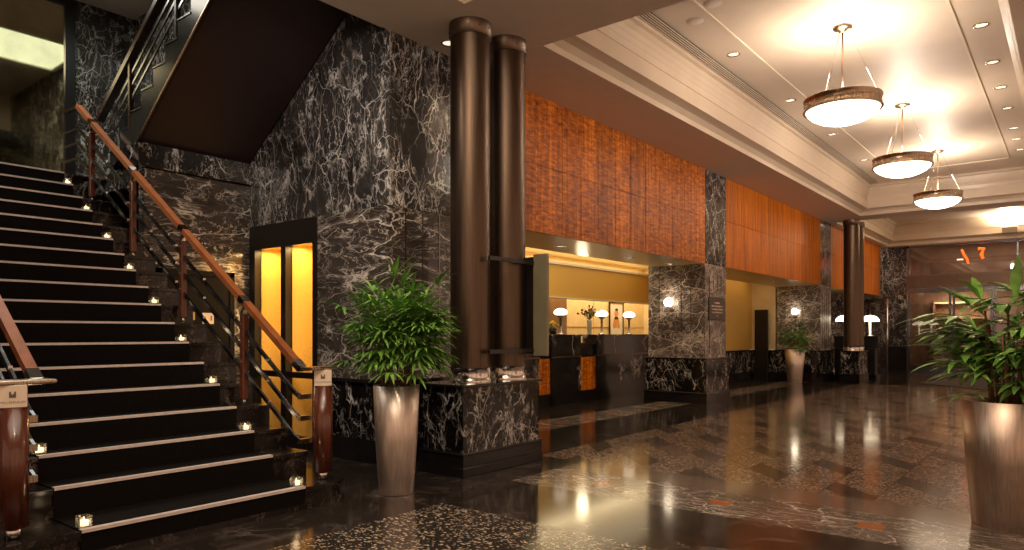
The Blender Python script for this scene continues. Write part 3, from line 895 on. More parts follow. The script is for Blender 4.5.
# display bracket on the second column
db = thing('display_sign', 'olive sided display sign held by black brackets on the bronze column', 'sign', (-4.03, 4.947, 0))
for z0, z1 in ((1.765, 1.80), (0.975, 1.01)):
    MB().box(0.172, 0.192, -0.46, 0.165, z0, z1).build('bracket', 'black', db)
MB().box(0.02, 0.185, 0.155, 0.185, 0.96, 1.84, bev=0.003).build('display_case', 'black', db)
MB().box(0.184, 0.335, 0.150, 0.185, 0.945, 1.86, bev=0.002).build('display_face', 'olive', db)

# ------------------------------------------------------------------ wood bulkheads, soffits and piers along the reception
def bulkhead(n, y0, y1, mat, cols, hz=None):
    mb = MB()
    mb.box(XW - 0.12, XW - 0.02, y0, y1, 2.285, ZC, 1)
    zz = [2.28, ZC] if hz is None else [2.28, hz, ZC]
    c = [y0] + cols + [y1]
    for a, b in zip(c, c[1:]):
        for p, q in zip(zz, zz[1:]):
            mb.box(XW - 0.03, XW, a + 0.004, b - 0.004, p + (0.003 if p > 2.3 else 0), q - (0.003 if q < 3.5 else 0), 0)
    return struct(mb.build('trim_%d' % n, [mat, 'seam']))
bulkhead(6, 5.45, 10.885, 'wood', [6.40, 6.82, 7.22, 7.63, 8.04, 8.45, 8.86, 9.28, 9.70, 10.12, 10.50], 3.035)
bulkhead(7, 11.75, 17.47, 'wood_plain', [12.62, 13.5, 14.4, 15.3, 16.2, 16.9], 3.075)
bulkhead(8, 18.36, 23.9, 'wood_plain', [19.4, 20.5, 21.6, 22.7], 3.075)
# recess 1
s = MB()
s.box(-5.66, XW - 0.02, 5.45, 10.885, 2.28, 2.33, 0)
struct(s.build('trim_9', 'gold_lac'))
s = MB().box(-10.4, -6.47, 4.9, 16.8, 2.85, 2.95).box(-6.47, -5.66, 4.9, 12.95, 2.85, 2.95)
struct(s.build('ceiling_reception', 'white'))
s = MB().box(-5.70, -5.66, 4.9, 10.9, 2.30, 2.85)
struct(s.build('trim_10', 'white'))
# bulkhead above the back wall of the reception
struct(MB().box(-8.15, -8.0, 4.92, 16.8, 1.86, 2.50).build('trim_11', 'gold'))
struct(MB().box(-8.19, -7.96, 4.92, 16.8, 2.50, 2.55).box(-8.16, -7.985, 4.92, 16.8, 1.84, 1.86).build('trim_12', 'white'))
struct(MB().box(-9.1, -9.0, 4.9, 17.5, 0.0, 2.95).build('wall_reception', 'cream'))
struct(MB().box(-8.996, -8.985, 4.9, 17.5, 1.30, 1.304).box(-8.996, -8.985, 12.55, 12.556, 0.2, 2.2).box(-8.996, -8.985, 14.3, 14.306, 0.2, 2.2).build('trim_13', 'gold_lac'))
struct(MB().box(-9.0, -8.6, 9.5, 12.6, 0.0, 1.9).build('trim_14', 'brown_wall'))
struct(MB().box(-9.0, -6.5, 16.8, 16.9, 0, 2.95).build('wall_reception_end', 'cream'))
struct(MB().box(-9.0, -5.32, 4.86, 4.92, 0, 2.95).build('wall_reception_near', 'gold'))
# piers
def pier(label, y0, y1, xl):
    t = thing('marble_pier', label, 'pillar', (XW, y0, 0), 0, 'marble piers along the reception')
    MB().box(xl - XW, -0.001, 0.0, y1 - y0, 0.72, 2.28).box(xl - XW, -0.12, 0, y1 - y0, 2.28, 2.30).build('shaft', 'marble_pier', t)
    MB().box(-0.30, 0.0, 0.0, y1 - y0, 2.28, ZC).build('upper_shaft', 'marble', t)
    d = MB()
    d.box(xl - XW - 0.03, 0.04, -0.05, y1 - y0 + 0.03, 0.19, 0.715, 0)
    d.build('dado', 'marble_black', t)
    d = MB()
    d.box(xl - XW - 0.045, 0.055, -0.065, y1 - y0 + 0.045, 0.715, 0.74, bev=0.005)
    d.box(xl - XW - 0.06, 0.07, -0.08, y1 - y0 + 0.06, 0.15, 0.18, bev=0.005)
    d.box(xl - XW - 0.05, 0.055, -0.065, y1 - y0 + 0.05, 0.0, 0.19)
    d.build('plinth', 'plinth', t)
    for k in range(4):
        yy = 0.16 + 0.16 * k
        MB().box(0.0, 0.008, yy, yy + 0.010, 1.86 if y0 < 12 and k > 0 else 0.8, 2.1).build('reveal_strip', 'steel', t)
    for xx in (-0.82, -0.42, -0.25):
        MB().box(xx, xx + 0.009, -0.008, 0.0, 1.15, 2.2).build('reveal_strip', 'steel', t)
    return t
pier('marble pier with round wall light and bronze notice beside the reception desk', 10.885, 11.75, -5.74)
pier('farther marble pier with round wall light behind the small potted palm', 17.47, 18.36, -5.73)
# recess 2 : gold alcove
struct(MB().box(-6.47, -6.35, 12.95, 17.47, 0.74, 2.95).build('wall_alcove', 'gold'))
struct(MB().box(-6.36, -5.77, 17.47, 17.6, 0.74, 2.95).build('wall_alcove_end', 'cream'))
struct(MB().box(-5.74, XW - 0.02, 11.75, 17.47, 2.28, 2.33).box(-6.35, -5.74, 12.95, 17.46, 2.5, 2.55).box(-5.78, -5.74, 12.95, 17.46, 2.28, 2.5).build('trim_15', 'gold_lac'))
dado('baseboard_alcove', -6.47, -6.35, 12.95, 17.47, out=0.05, sides='+X')
dado('baseboard_alcove_end', -6.36, -5.76, 17.47, 17.6, out=0.05, sides='-Y')
tb = MB().box(-0.22, 0.10, 0, 0.06, 0.0, 1.72, bev=0.004)
tb = tb.build('display_screen', 'black', loc=(-6.0, 17.30, 0.0))
tag(tb, 'tall black freestanding screen slab against the gold alcove wall', 'screen')
# recess 3
struct(MB().box(-5.62, -5.5, 20.4, 24.5, 0, 2.3).box(-9.0, XW - 0.6, 18.36, 24.5, 2.9, 2.95).build('wall_far_recess', 'marble_low'))
struct(MB().box(-5.66, -5.29, 20.0, 20.06, 0.30, 2.1).build('trim_16', 'gold'))
struct(MB().box(-5.74, XW - 0.02, 18.36, 23.9, 2.28, 2.33).build('trim_17', 'gold_lac'))
struct(MB().box(-9.1, -9.0, 18.36, 24.5, 0, 2.95).build('wall_far_side', 'marble_low'))

# wall sconces
def sconce(loc, label, first=[None]):
    if first[0] is None:
        t = thing('wall_sconce', label, 'wall light', loc, 0, 'round wall lights on the piers')
        MB().ball((0, -0.095, 0.0), 0.075, seg=24).build('globe', 'globe', t)
        MB().box(-0.03, 0.03, -0.02, 0.0, -0.12, 0.02, bev=0.004).tube([(0, -0.01, -0.09), (0, -0.08, -0.10), (0, -0.095, -0.075)], 0.009).lathe([(0.035, -0.085), (0.045, -0.068)], (0, -0.095, 0), 20).build('bracket', 'bronze_lamp', t)
        first[0] = t
        return t
    return dup(first[0], loc, label)
sconce((-5.32, 10.885, 1.66), 'round glowing globe wall light on the pier by the reception desk')
sconce((-5.28, 17.47, 1.66), 'round glowing globe wall light above the small potted palm')

# bronze notice on the pier
nt = thing('wall_notice', 'dark bronze notice with pale lettering on the marble pier', 'sign', (XW + 0.001, 11.335, 1.555))
MB().box(0.0, 0.02, -0.33, 0.33, -0.19, 0.19, bev=0.006).build('plate', 'signbrown', nt)
rl = random.Random(4)
for z, half in ((0.095, 0.12), (0.04, 0.235), (-0.012, 0.225), (-0.064, 0.215), (-0.122, 0.022)):
    row = MB()
    y = -half
    while y < half - 0.01:
        w_ = rl.uniform(0.012, 0.022)
        row.box(0.0195, 0.0215, y, min(half, y + w_), z - rl.uniform(0.010, 0.014), z + rl.uniform(0.010, 0.014))
        y += w_ + (0.028 if rl.random() < 0.18 else 0.008)
    row.build('lettering', 'palebronze', nt)

# ------------------------------------------------------------------ RECEPTION DESK
def desk(label, y0, y1, split=None):
    t = thing('reception_desk', label, 'desk', (-6.45, y0, 0), 0, 'marble reception desks')
    L = y1 - y0
    MB().box(-0.75, 0.0, 0, L, 0.19, 0.755).build('lower_front', 'marble_desk', t)
    MB().box(-0.30, 0.0, 0, L, 0.775, 1.10).build('upper_front', 'marble_desk', t)
    MB().box(-0.34, 0.014, -0.0, L, 0.755, 0.775).build('ledge', 'bronze_cap', t)
    MB().box(-0.36, 0.015, 0, L, 1.10, 1.125, bev=0.004).build('worktop', 'marble_desk', t)
    MB().box(-0.75, 0.03, 0, L, 0.0, 0.10).box(-0.75, 0.018, 0, L, 0.10, 0.19).build('plinth', 'plinth', t)
    return t
desk('dark marble reception desk unit with the yellow flowers and one lamp', 9.03, 9.87)
desk('long dark marble reception desk unit against the pier with two lamps', 10.37, 12.75)
desk('dark marble reception desk unit mostly hidden behind the bronze columns', 7.4, 8.70)
def inset(label, y0, y1):
    t = thing('desk_inset', label, 'desk', (-6.47, y0, 0), 0, 'orange wood insets between desks')
    L = y1 - y0
    MB().box(-0.10, -0.01, 0, L, 0.19, 0.745).build('wood_panel', 'wood', t)
    MB().box(-0.4, 0.0, 0, L, 0.0, 0.19).build('plinth', 'plinth', t)
    MB().prism([(0.04, 0.745), (L - 0.04, 0.745), (L + 0.0, 0.96), (0.0, 0.96)], 'X', -0.32, -0.03).box(-0.36, 0.0, 0, L, 0.96, 0.985).build('low_counter', 'marble_desk', t)
    return t
inset('orange wood inset with low flared counter between the two reception desks', 9.87, 10.37)
inset('orange wood inset with low counter beside the bronze columns', 8.70, 9.03)
# back counter behind the desks
bc = MB().box(-8.6, -7.9, 7.0, 15.0, 0, 0.80).build('back_counter', 'black')
tag(bc, 'low dark back counter behind the reception desks', 'counter')

# table lamps
def tlamp(loc, label, h=0.44, s=1.0, first={}, dome=False, group='mushroom lamps on the reception desk'):
    if dome not in first:
        t = thing('table_lamp', label, 'lamp', loc, 0, group)
        if not dome:
            MB().lathe([(0, 0), (0.06, 0.0), (0.06, 0.012), (0.025, 0.02), (0.02, 0.03), (0.02, 0.27), (0.03, 0.275), (0.03, 0.285), (0, 0.285)], n=24).build('stem', 'chrome', t)
            MB().lathe([(0.0, 0.275), (0.05, 0.285), (0.064, 0.315), (0.045, 0.33)], n=28, cap=False).build('lower_bowl', 'bronze_lamp', t)
            MB().lathe([(0.055, 0.318), (0.09, 0.325), (0.115, 0.350), (0.112, 0.378), (0.085, 0.408), (0.045, 0.428), (0.0, 0.433)], n=32, cap=False).build('lamp_shade', 'shade', t)
        else:
            MB().lathe([(0, 0), (0.09, 0.0), (0.09, 0.015), (0.03, 0.03), (0.03, 0.40), (0, 0.40)], n=24).build('stem', 'chrome', t)
            MB().lathe([(0.22, 0.375), (0.215, 0.42), (0.17, 0.48), (0.10, 0.52), (0.0, 0.535)], n=32, cap=False).build('lamp_shade', 'shade', t)
        first[dome] = t
        return t
    return dup(first[dome], loc, label, group=group)
tlamp((-6.62, 9.52, 1.125), 'lit mushroom lamp on the desk, leftmost, beside the yellow flowers')
tlamp((-6.62, 10.80, 1.125), 'lit mushroom lamp on the desk between flower vase and framed print')
tlamp((-6.62, 11.78, 1.125), 'lit mushroom lamp on the desk nearest the marble pier')
light('lamp_light', 'POINT', (-6.9, 10.6, 1.9), 9, (1, 0.8, 0.5), 0.1)

# framed print of a standing figure (plain generic drawing)
fp = thing('framed_picture', 'narrow black framed print of a small figure on the cream wall', 'picture', (-8.985, 15.33, 1.5))
MB().box(0, 0.03, -0.34, -0.31, -0.55, 0.42).box(0, 0.03, 0.31, 0.34, -0.55, 0.42).box(0, 0.03, -0.34, 0.34, 0.39, 0.42).box(0, 0.03, -0.34, 0.34, -0.55, -0.52).build('frame', 'black', fp)
MB().box(0, 0.012, -0.31, 0.31, -0.52, 0.39).build('print', 'paper', fp)
q = MB()
def disc(mb, cy, cz, ry, rz, x=0.0135, n=20, mi=0):
    mb.bm.faces.new([mb.bm.verts.new((x, cy + ry * math.cos(2 * PI * i / n), cz + rz * math.sin(2 * PI * i / n))) for i in range(n)]).material_index = mi
disc(q, 0.0, 0.14, 0.10, 0.10)
q.bm.faces.new([q.bm.verts.new((0.0135, a, b)) for a, b in ((-0.17, -0.20), (-0.12, 0.0), (-0.04, 0.06), (0.04, 0.06), (0.12, 0.0), (0.18, -0.18), (0.15, -0.24), (0.0, -0.21), (-0.12, -0.24))])
q.build('figure', 'skinink', fp)
q = MB(); disc(q, 0.01, 0.23, 0.07, 0.035, 0.0145); disc(q, -0.04, 0.02, 0.05, 0.035, 0.0145); disc(q, 0.04, 0.02, 0.05, 0.035, 0.0145)
q.build('ink_detail', 'blackink', fp)

# flower vase
rnd = random.Random(3)
vs = thing('flower_vase', 'tall glass vase of burgundy flowers and branches on the reception desk', 'vase', (-6.70, 10.52, 1.125))
vs.scale = (0.64, 0.64, 0.68)
MB().lathe([(0.0, 0.0), (0.055, 0.0), (0.06, 0.02), (0.065, 0.30), (0.08, 0.38), (0.074, 0.38), (0.058, 0.30), (0.05, 0.03), (0, 0.03)], n=24, cap=False).build('vase', 'pale_glass', vs)
br = MB(); lf = MB(); flw = MB()
for k in range(34):
    a = rnd.uniform(0, 2 * PI); el = rnd.uniform(0.1, 1.1); L = rnd.uniform(0.22, 0.42)
    d = Vector((math.cos(a) * math.sin(el), math.sin(a) * math.sin(el), math.cos(el)))
    p0 = Vector((0, 0, 0.36)); p1 = p0 + d * L * 0.6 + Vector((0, 0, 0.05)); p2 = p0 + d * L + Vector((0, 0, -0.02 * el))
    br.tube([p0, p1, p2], 0.004, n=5)
    for j in range(5):
        c = p0.lerp(p2, rnd.uniform(0.4, 1)) + Vector((rnd.uniform(-.04, .04), rnd.uniform(-.04, .04), rnd.uniform(-.03, .04)))
        v = Vector((rnd.uniform(-1, 1), rnd.uniform(-1, 1), rnd.uniform(-0.4, 1))).normalized() * 0.035
        w_ = v.cross(Vector((0.3, 0.2, 1))).normalized() * 0.012
        lf.quad([c - v, c + w_, c + v, c - w_])
    if k % 2 == 0: flw.ball(p2, rnd.uniform(0.02, 0.034), seg=8)
    flw.ball(p1, rnd.uniform(0.016, 0.028), seg=8)
br.build('branches', 'stem', vs); lf.build('leaves', 'leaf', vs); flw.build('blooms', 'flower_dark', vs)['kind'] = 'stuff'
yf = thing('flower_pot', 'small dark pot of yellow flowers at left end of the desk', 'flowers', (-6.62, 9.30, 1.125))
MB().lathe([(0, 0), (0.05, 0), (0.07, 0.10), (0.06, 0.10), (0.04, 0.02), (0, 0.02)], n=20, cap=False).build('pot', 'black', yf)
fl_ = MB()
for k in range(26):
    a = rnd.uniform(0, 2 * PI); r = rnd.uniform(0, 0.085)
    fl_.ball((r * math.cos(a), r * math.sin(a), 0.20 - r * 0.6 + rnd.uniform(-.01, .02)), 0.024, sc=(1, 1, 0.7), seg=8)
fl_.build('blooms', 'flower_yellow', yf)['kind'] = 'stuff'
lf = MB()
for k in range(40):
    a = rnd.uniform(0, 2 * PI); r = rnd.uniform(0.02, 0.1)
    c = Vector((r * math.cos(a), r * math.sin(a), rnd.uniform(0.09, 0.17)))
    v = Vector((math.cos(a), math.sin(a), 0.5)) * 0.03
    w_ = Vector((-math.sin(a), math.cos(a), 0)) * 0.012
    lf.quad([c - v, c + w_, c + v, c - w_])
lf.build('leaves', 'leaf', yf)

# ------------------------------------------------------------------ PLANTERS AND PALMS
def planter(label, loc, rb, rt, h, mat):
    t = thing('planter', label, 'planter', loc, 0)
    MB().lathe([(0, 0), (rb, 0.0), (rb + 0.002, 0.006), (rb + (rt - rb) * 0.5 + 0.006, h * 0.5), (rt, h), (rt - 0.012, h), (rt - 0.016, h - 0.07), (0, h - 0.07)], n=48, cap=False).build('pot', mat, t)
    MB().lathe([(0, h - 0.06), (rt * 0.5, h - 0.045), (rt - 0.018, h - 0.055), (rt - 0.018, h - 0.069), (0, h - 0.069)], n=32, cap=False).build('soil', 'soil', t)
    return t
def palm(label, loc, ncane, spread, h0, h1, fl, fw_, nleaf, mat, seed, fan=(6, 9), petiole=0.14, extra=(), droop=1.0, cane_r=0.006, ulo=0.35, elo=-8, ehi=30, spread_deg=88):
    rn = random.Random(seed)
    t = thing('potted_palm', label, 'plant', loc)
    st_ = MB(); lf = MB()
    def leaflet(o, d, up, L, W_):
        side = d.cross(up)
        if side.length < 1e-3: side = Vector((1, 0, 0))
        side.normalize()
        N = 5
        prev = None
        p = o.copy(); dd = d.copy()
        for i in range(N + 1):
            u = i / N
            w = W_ * (0.25 + 2.2 * u) if u < 0.34 else W_ * (1.0 - ((u - 0.34) / 0.66) ** 1.8)
            w = max(w, 0.0008)
            nn = side.cross(dd).normalized()
            a = lf.bm.verts.new(p + side * w + nn * w * 0.25); m = lf.bm.verts.new(p); b = lf.bm.verts.new(p - side * w + nn * w * 0.25)
            if prev:
                for q in ((prev[0], prev[1], m, a), (prev[1], prev[2], b, m)):
                    f = lf.bm.faces.new(q); f.smooth = True
            prev = (a, m, b)
            dd = (dd + Vector((0, 0, -0.16 * droop * (0.5 + u)))).normalized()
            p = p + dd * (L / N)
    def frond(p0, d, L, W_, pet, n):
        dd = d.normalized()
        p1 = p0 + dd * pet + Vector((0, 0, -0.02))
        st_.tube([p0, (p0 + p1) / 2 + Vector((0, 0, 0.015)), p1], 0.0028, n=5, mi=1)
        up = Vector((0, 0, 1))
        side = dd.cross(up)
        if side.length < 1e-3: side = Vector((1, 0, 0))
        side.normalize()
        for k in range(n):
            a = (k - (n - 1) / 2) / max(1, (n - 1) / 2) * R(spread_deg) + rn.uniform(-.08, .08)
            v = (dd * math.cos(a) + side * math.sin(a) + Vector((0, 0, rn.uniform(-.08, .10)))).normalized()
            leaflet(p1, v, up, L * rn.uniform(0.8, 1.1) * (1 - 0.18 * abs(a)), W_ * rn.uniform(0.85, 1.15))
    for c in range(ncane):
        a = rn.uniform(0, 2 * PI); r = spread * math.sqrt(rn.random())
        H = rn.uniform(h0, h1)
        b = Vector((r * math.cos(a), r * math.sin(a), 0))
        lean = Vector((math.cos(a), math.sin(a), 0)) * rn.uniform(0.02, 0.16) * H
        top = b + lean + Vector((0, 0, H))
        st_.tube([b, b + lean * 0.35 + Vector((0, 0, H * 0.5)), top], cane_r * rn.uniform(0.8, 1.3), n=6, r2=cane_r * 0.6)
        for k in range(nleaf):
            az = 2 * PI * k / nleaf * 2.4 + rn.uniform(-.5, .5)
            u = rn.uniform(ulo, 1.0) if k else 1.0
            el = R(rn.uniform(elo, ehi)) if u < 0.85 or rn.random() < 0.4 else R(rn.uniform(10, 68))
            p0 = b + lean * u + Vector((0, 0, H * u))
            d = Vector((math.cos(az) * math.cos(el), math.sin(az) * math.cos(el), math.sin(el)))
            frond(p0, d, fl * rn.uniform(0.8, 1.15), fw_, petiole * rn.uniform(0.6, 1.3), rn.randint(*fan))
    for (p0, d, L, W_, pet, n) in extra:
        frond(Vector(p0), Vector(d), L, W_, pet, n)
    st_.build('canes', ['stem', mat], t)
    lf.build('foliage', mat, t, norm=False)
    return t
planter('tapered champagne metal planter between the staircase and the marble pedestal', (-3.83, 3.44, 0), 0.122, 0.165, 0.775, 'planter')
palm('bushy green palm in the planter before the near marble pedestal', (-3.83, 3.44, 0.73), 30, 0.10, 0.28, 0.63, 0.215, 0.0130, 8, 'leaf', 11, (7, 9), 0.20, droop=1.0, ulo=0.62, elo=-18, ehi=45)
planter('large tapered bronze planter at the right edge of the picture', (-0.31, 5.16, 0), 0.20, 0.255, 0.745, 'planter_dark')
# view-right vector for naming directions only
palm('tall coarse leaved palm in the large planter at the right edge', (-0.31, 5.16, 0.70), 19, 0.15, 0.25, 0.74, 0.31, 0.026, 5, 'leaf', 23, (5, 7), 0.17,
     extra=[((-0.08, 0, 0.50), (-0.9, -0.55, 0.25), 0.36, 0.020, 0.20, 6), ((-0.1, 0, 0.30), (-0.9, -0.75, -0.02), 0.33, 0.017, 0.22, 5), ((-0.05, 0, 0.22), (-0.8, -0.5, 0.05), 0.30, 0.016, 0.15, 5), ((-0.1, 0, 0.1), (-0.9, -0.6, 0.0), 0.25, 0.016, 0.12, 4), ((0.02, -0.05, 0.62), (0.05, -0.1, 1.0), 0.27, 0.038, 0.06, 3), ((-0.12, -0.05, 0.60), (-0.4, 0.1, 0.9), 0.25, 0.034, 0.08, 4), ((0.12, 0.0, 0.66), (0.2, 0.2, 1.0), 0.28, 0.036, 0.06, 3), ((-0.15, 0, 0.55), (-0.95, -0.7, 0.15), 0.34, 0.024, 0.16, 6)], cane_r=0.010, droop=0.75)
planter('small distant tapered metal planter in front of the farther marble pier', (-5.12, 16.86, 0), 0.15, 0.225, 0.775, 'planter')
palm('distant small green palm in front of the farther marble pier', (-5.12, 16.86, 0.73), 9, 0.08, 0.20, 0.62, 0.26, 0.026, 5, 'leaf_small', 5, (5, 7), 0.16)

# ------------------------------------------------------------------ PENDANT LIGHTS
def pendant(loc, label, first=[None]):
    if first[0] is not None:
        return dup(first[0], loc, label)
    t = thing('pendant_light', label, 'pendant light', loc, 0, 'bowl pendant lights in the raised ceiling')
    MB().lathe([(0, 0), (0.10, 0.0), (0.10, -0.02), (0.07, -0.035), (0.03, -0.04), (0.02, -0.06), (0, -0.06)], n=32, cap=False).build('canopy', 'bronze_lamp', t)
    MB().lathe([(0.011, -0.86), (0.011, -0.05)], n=12).build('rod', 'bronze_lamp', t)
    for k in range(3):
        a = R(20 + 120 * k)
        MB().tube([(0.05 * math.cos(a), 0.05 * math.sin(a), -0.03), (0.365 * math.cos(a), 0.365 * math.sin(a), -0.775)], 0.0035, n=6).build('cable', 'chrome', t)
    r = MB().lathe([(0.378, -0.770), (0.392, -0.770), (0.392, -0.785), (0.380, -0.789), (0.380, -0.884), (0.396, -0.889), (0.396, -0.904), (0.366, -0.904), (0.366, -0.770), (0.378, -0.770)], n=64, cap=False).build('ring', 'bronze_lamp', t)
    b = MB()
    for k in range(18):
        a = 2 * PI * k / 18
        b.ball((0.383 * math.cos(a), 0.383 * math.sin(a), -0.83), 0.009, seg=8)
    b.build('rivet', 'chrome', r)
    MB().lathe([(0.366, -0.895), (0.35, -0.93), (0.31, -0.965), (0.25, -1.0), (0.17, -1.028), (0.085, -1.045), (0.0, -1.05)], n=56, cap=False).build('bowl', 'bowl', t)
    MB().lathe([(0.0, -0.85), (0.03, -0.85), (0.03, -0.88), (0, -0.88)], n=16).build('lamp_holder', 'bronze_lamp', t)
    first[0] = t
    return t
PY = (8.16, 11.47, 14.78)
pendant((-1.98, PY[0], ZU), 'nearest and largest looking of the three bowl pendant lights')
pendant((-1.98, PY[1], ZU), 'middle of the three bowl pendant lights in the raised ceiling')
pendant((-1.98, PY[2], ZU), 'farthest of the three bowl pendant lights in the raised ceiling')
for y in PY:
    light('pendant_uplight', 'POINT', (-1.98, y, ZU - 0.66), 60, (1, 0.86, 0.73), 0.12)
pendant((-1.98, 0.9, ZU), 'bowl pendant light added out of view above the camera to light the lobby')  # unseen extra pendant, added for its light
light('pendant_uplight', 'POINT', (-1.98, 0.9, ZU - 0.62), 30, (1, 0.86, 0.70), 0.12)  # fill from the added pendant

# recessed downlights
def downlight(loc, label, lit=True, first={}):
    if lit in first:
        return dup(first[lit], loc, label)
    t = thing('recessed_downlight', label, 'ceiling light', loc, 0, 'recessed downlights')
    MB().lathe([(0.062, 0.0), (0.078, 0.0), (0.078, -0.007), (0.060, -0.007), (0.052, 0.002), (0.062, 0.002)], n=28, cap=False).build('trim_ring', 'chrome', t)
    MB().lathe([(0, -0.001), (0.055, -0.001)], n=24, cap=False).build('lens', 'lens' if lit else 'bronze_cap', t, norm=False)
    first[lit] = t
    return t
for i, y in enumerate((9.04, 10.36, 11.48, 12.61, 13.9, 14.72, 15.6)):
    downlight((-0.81, y, ZU), '%s recessed downlight counting from the nearest in the right hand ceiling row' % ['first', 'second', 'third', 'fourth', 'fifth', 'sixth', 'seventh'][i])
for i, y in enumerate((8.15, 10.27, 12.46, 14.68)):
    downlight((-3.18, y, ZU), '%s recessed downlight of the left hand row along the slot diffuser' % ['nearest', 'second', 'third', 'farthest'][i])
downlight((-4.50, 4.68, ZC), 'small bright recessed downlight between wall corner and bronze column')
for i, (x, y) in enumerate(((-5.25, 7.55), (-5.25, 9.35), (-5.2, 10.6))):
    downlight((x, y, 2.28), ['recessed downlight in gold soffit beside the bronze columns', 'middle recessed downlight in the gold soffit above the desk', 'recessed downlight in gold soffit over the pier wall light'][i])
downlight((-5.2, 12.9, 2.28), 'recessed downlight in the gold soffit of the alcove, nearer')
downlight((-5.2, 15.6, 2.28), 'recessed downlight in the gold soffit of the alcove, farther')
for i, x in enumerate((-3.75, -2.9, -1.9, -0.9)):
    downlight((x, 24.32, ZC), '%s small downlight above the entrance doors' % ['leftmost', 'second', 'third', 'rightmost'][i])
for i, (x, y) in enumerate(((-3.16, 7.03), (-2.85, 6.76))):
    tag(MB().lathe([(0, -0.004), (0.085, -0.004), (0.09, 0.0)], n=28, cap=False).build('ceiling_speaker', 'soffit', loc=(x, y, ZU - 0.002)), ['flat round ceiling speaker beside the slot diffuser', 'flat round ceiling speaker near the bead line corner'][i], 'speaker')

# ------------------------------------------------------------------ PODIUMS beside the far column
def podium(label, loc):
    t = thing('podium', label, 'desk', loc, 0, 'dark podiums by the far columns')
    MB().box(-0.20, 0.20, -0.2, 0.2, 0.0, 0.10).build('base', 'plinth', t)
    MB().box(-0.16, 0.16, -0.16, 0.16, 0.10, 0.74).build('body', 'black', t)
    MB().box(-0.20, 0.20, -0.2, 0.2, 0.74, 0.765).box(-0.20, 0.20, -0.02, 0.2, 0.765, 1.05).box(-0.21, 0.21, -0.05, 0.21, 1.05, 1.07).build('upper_box', 'black', t)
    MB().tube([(0.22, -0.1, 0.77), (0.30, -0.1, 1.02), (0.22, -0.1, 0.98)], 0.01, n=6).build('side_arm', 'steel', t)
    return t
podium('dark podium with dome lamp left of the far bronze columns', (-4.62, 19.10, 0))
podium('dark podium with dome lamp and side arm right of the far columns', (-4.13, 19.62, 0))
tlamp((-4.60, 19.17, 1.07), 'lit dome shaded lamp on the podium left of the far columns', dome=True, group='dome lamps by the far columns')
tlamp((-4.13, 19.70, 1.07), 'lit dome shaded lamp on the podium right of the far columns', dome=True, group='dome lamps by the far columns')

# ------------------------------------------------------------------ ENTRANCE
XE0 = -4.10
w = MB()
w.box(-6.0, XE0, YF - 0.15, YF, 0.72, ZC, 0)
w.box(-6.0, XE0, YF - 0.20, YF, 0.0, 0.72, 1)
struct(w.build('wall_entrance', ['marble', 'plinth']))
struct(MB().box(-4.72, XR, 24.05, YF + 0.1, 3.795, ZC).build('trim_18', 'fascia'))
tr = thing('transom_panel', 'broad brown metal band above the entrance doors', 'panel', (XE0, YF - 0.12, 0))
MB().box(0, 5.4, 0, 0.08, 2.52, 2.90).build('band', 'bronze_panel', tr)
MB().box(0, 5.4, -0.02, 0.0, 2.88, 2.92).box(0, 5.4, -0.02, 0, 2.50, 2.53).build('edge_strip', 'bronze_cap', tr)
tw = thing('window_1', 'wide glass transom window over the entrance showing orange neon', 'window', (XE0, YF - 0.1, 0))
MB().box(0.02, 5.4, 0.03, 0.04, 2.92, 3.76).build('pane', 'door_glass', tw)
MB().box(0, 0.07, -0.02, 0.08, 2.90, 3.80).box(0, 5.4, -0.02, 0.06, 3.75, 3.80).box(2.75, 2.79, -0.02, 0.06, 2.9, 3.8).build('window_frame', 'steel', tw)
tw['kind'] = 'structure'
def eleaf(n, x, wd, label):
    t = thing('door_%d' % n, label, 'door', (x, YF - 0.1, 0))
    MB().box(0, 0.07, 0, 0.06, 0.0, 2.5).box(wd - 0.07, wd, 0, 0.06, 0, 2.5).box(0.07, wd - 0.07, 0, 0.06, 0.0, 0.16).box(0.07, wd - 0.07, 0, 0.06, 2.36, 2.5).build('door_frame', 'steel', t)
    MB().box(0.07, wd - 0.07, 0.025, 0.035, 0.16, 2.36).build('pane', 'door_glass', t)
    MB().lathe([(0.02, 0.6), (0.02, 1.6)], (wd - 0.15, -0.06, 0), 12).build('door_handle', 'chrome', t)
    t['kind'] = 'structure'
    return t
eleaf(2, XE0 + 0.02, 1.15, 'leftmost chrome framed glass entrance door')
eleaf(3, XE0 + 1.19, 1.0, 'second chrome framed glass entrance door')
eleaf(4, XE0 + 2.21, 1.0, 'third chrome framed glass entrance door')
eleaf(5, XE0 + 3.23, 1.0, 'rightmost chrome framed glass entrance door')
# glass screen in front of the marble at the left of the entrance
gs = thing('glass_screen', 'curved revolving door glass screen with chrome uprights left of entrance', 'screen', (-4.05, 23.3, 0))
arc = [(-0.15 + 0.95 * math.cos(R(a)), 0.65 - 0.95 * math.sin(R(a))) for a in range(100, 185, 12)]
g = MB()
for a, b in zip(arc, arc[1:]):
    g.quad([(a[0], a[1], 0.1), (b[0], b[1], 0.1), (b[0], b[1], 2.1), (a[0], a[1], 2.1)])
g.build('pane', 'door_glass', gs)
for k in (0, 3, 6):
    MB().lathe([(0.03, 0), (0.03, 2.15)], (arc[k][0], arc[k][1], 0), 12).build('upright', 'chrome', gs)
MB().tube([(a[0], a[1], 2.13) for a in arc], 0, flat=(0.05, 0.08)).build('top_rail', 'bronze_panel', gs)
MB().tube([(a[0], a[1], 0.06) for a in arc], 0, flat=(0.05, 0.10)).build('bottom_rail', 'steel', gs)
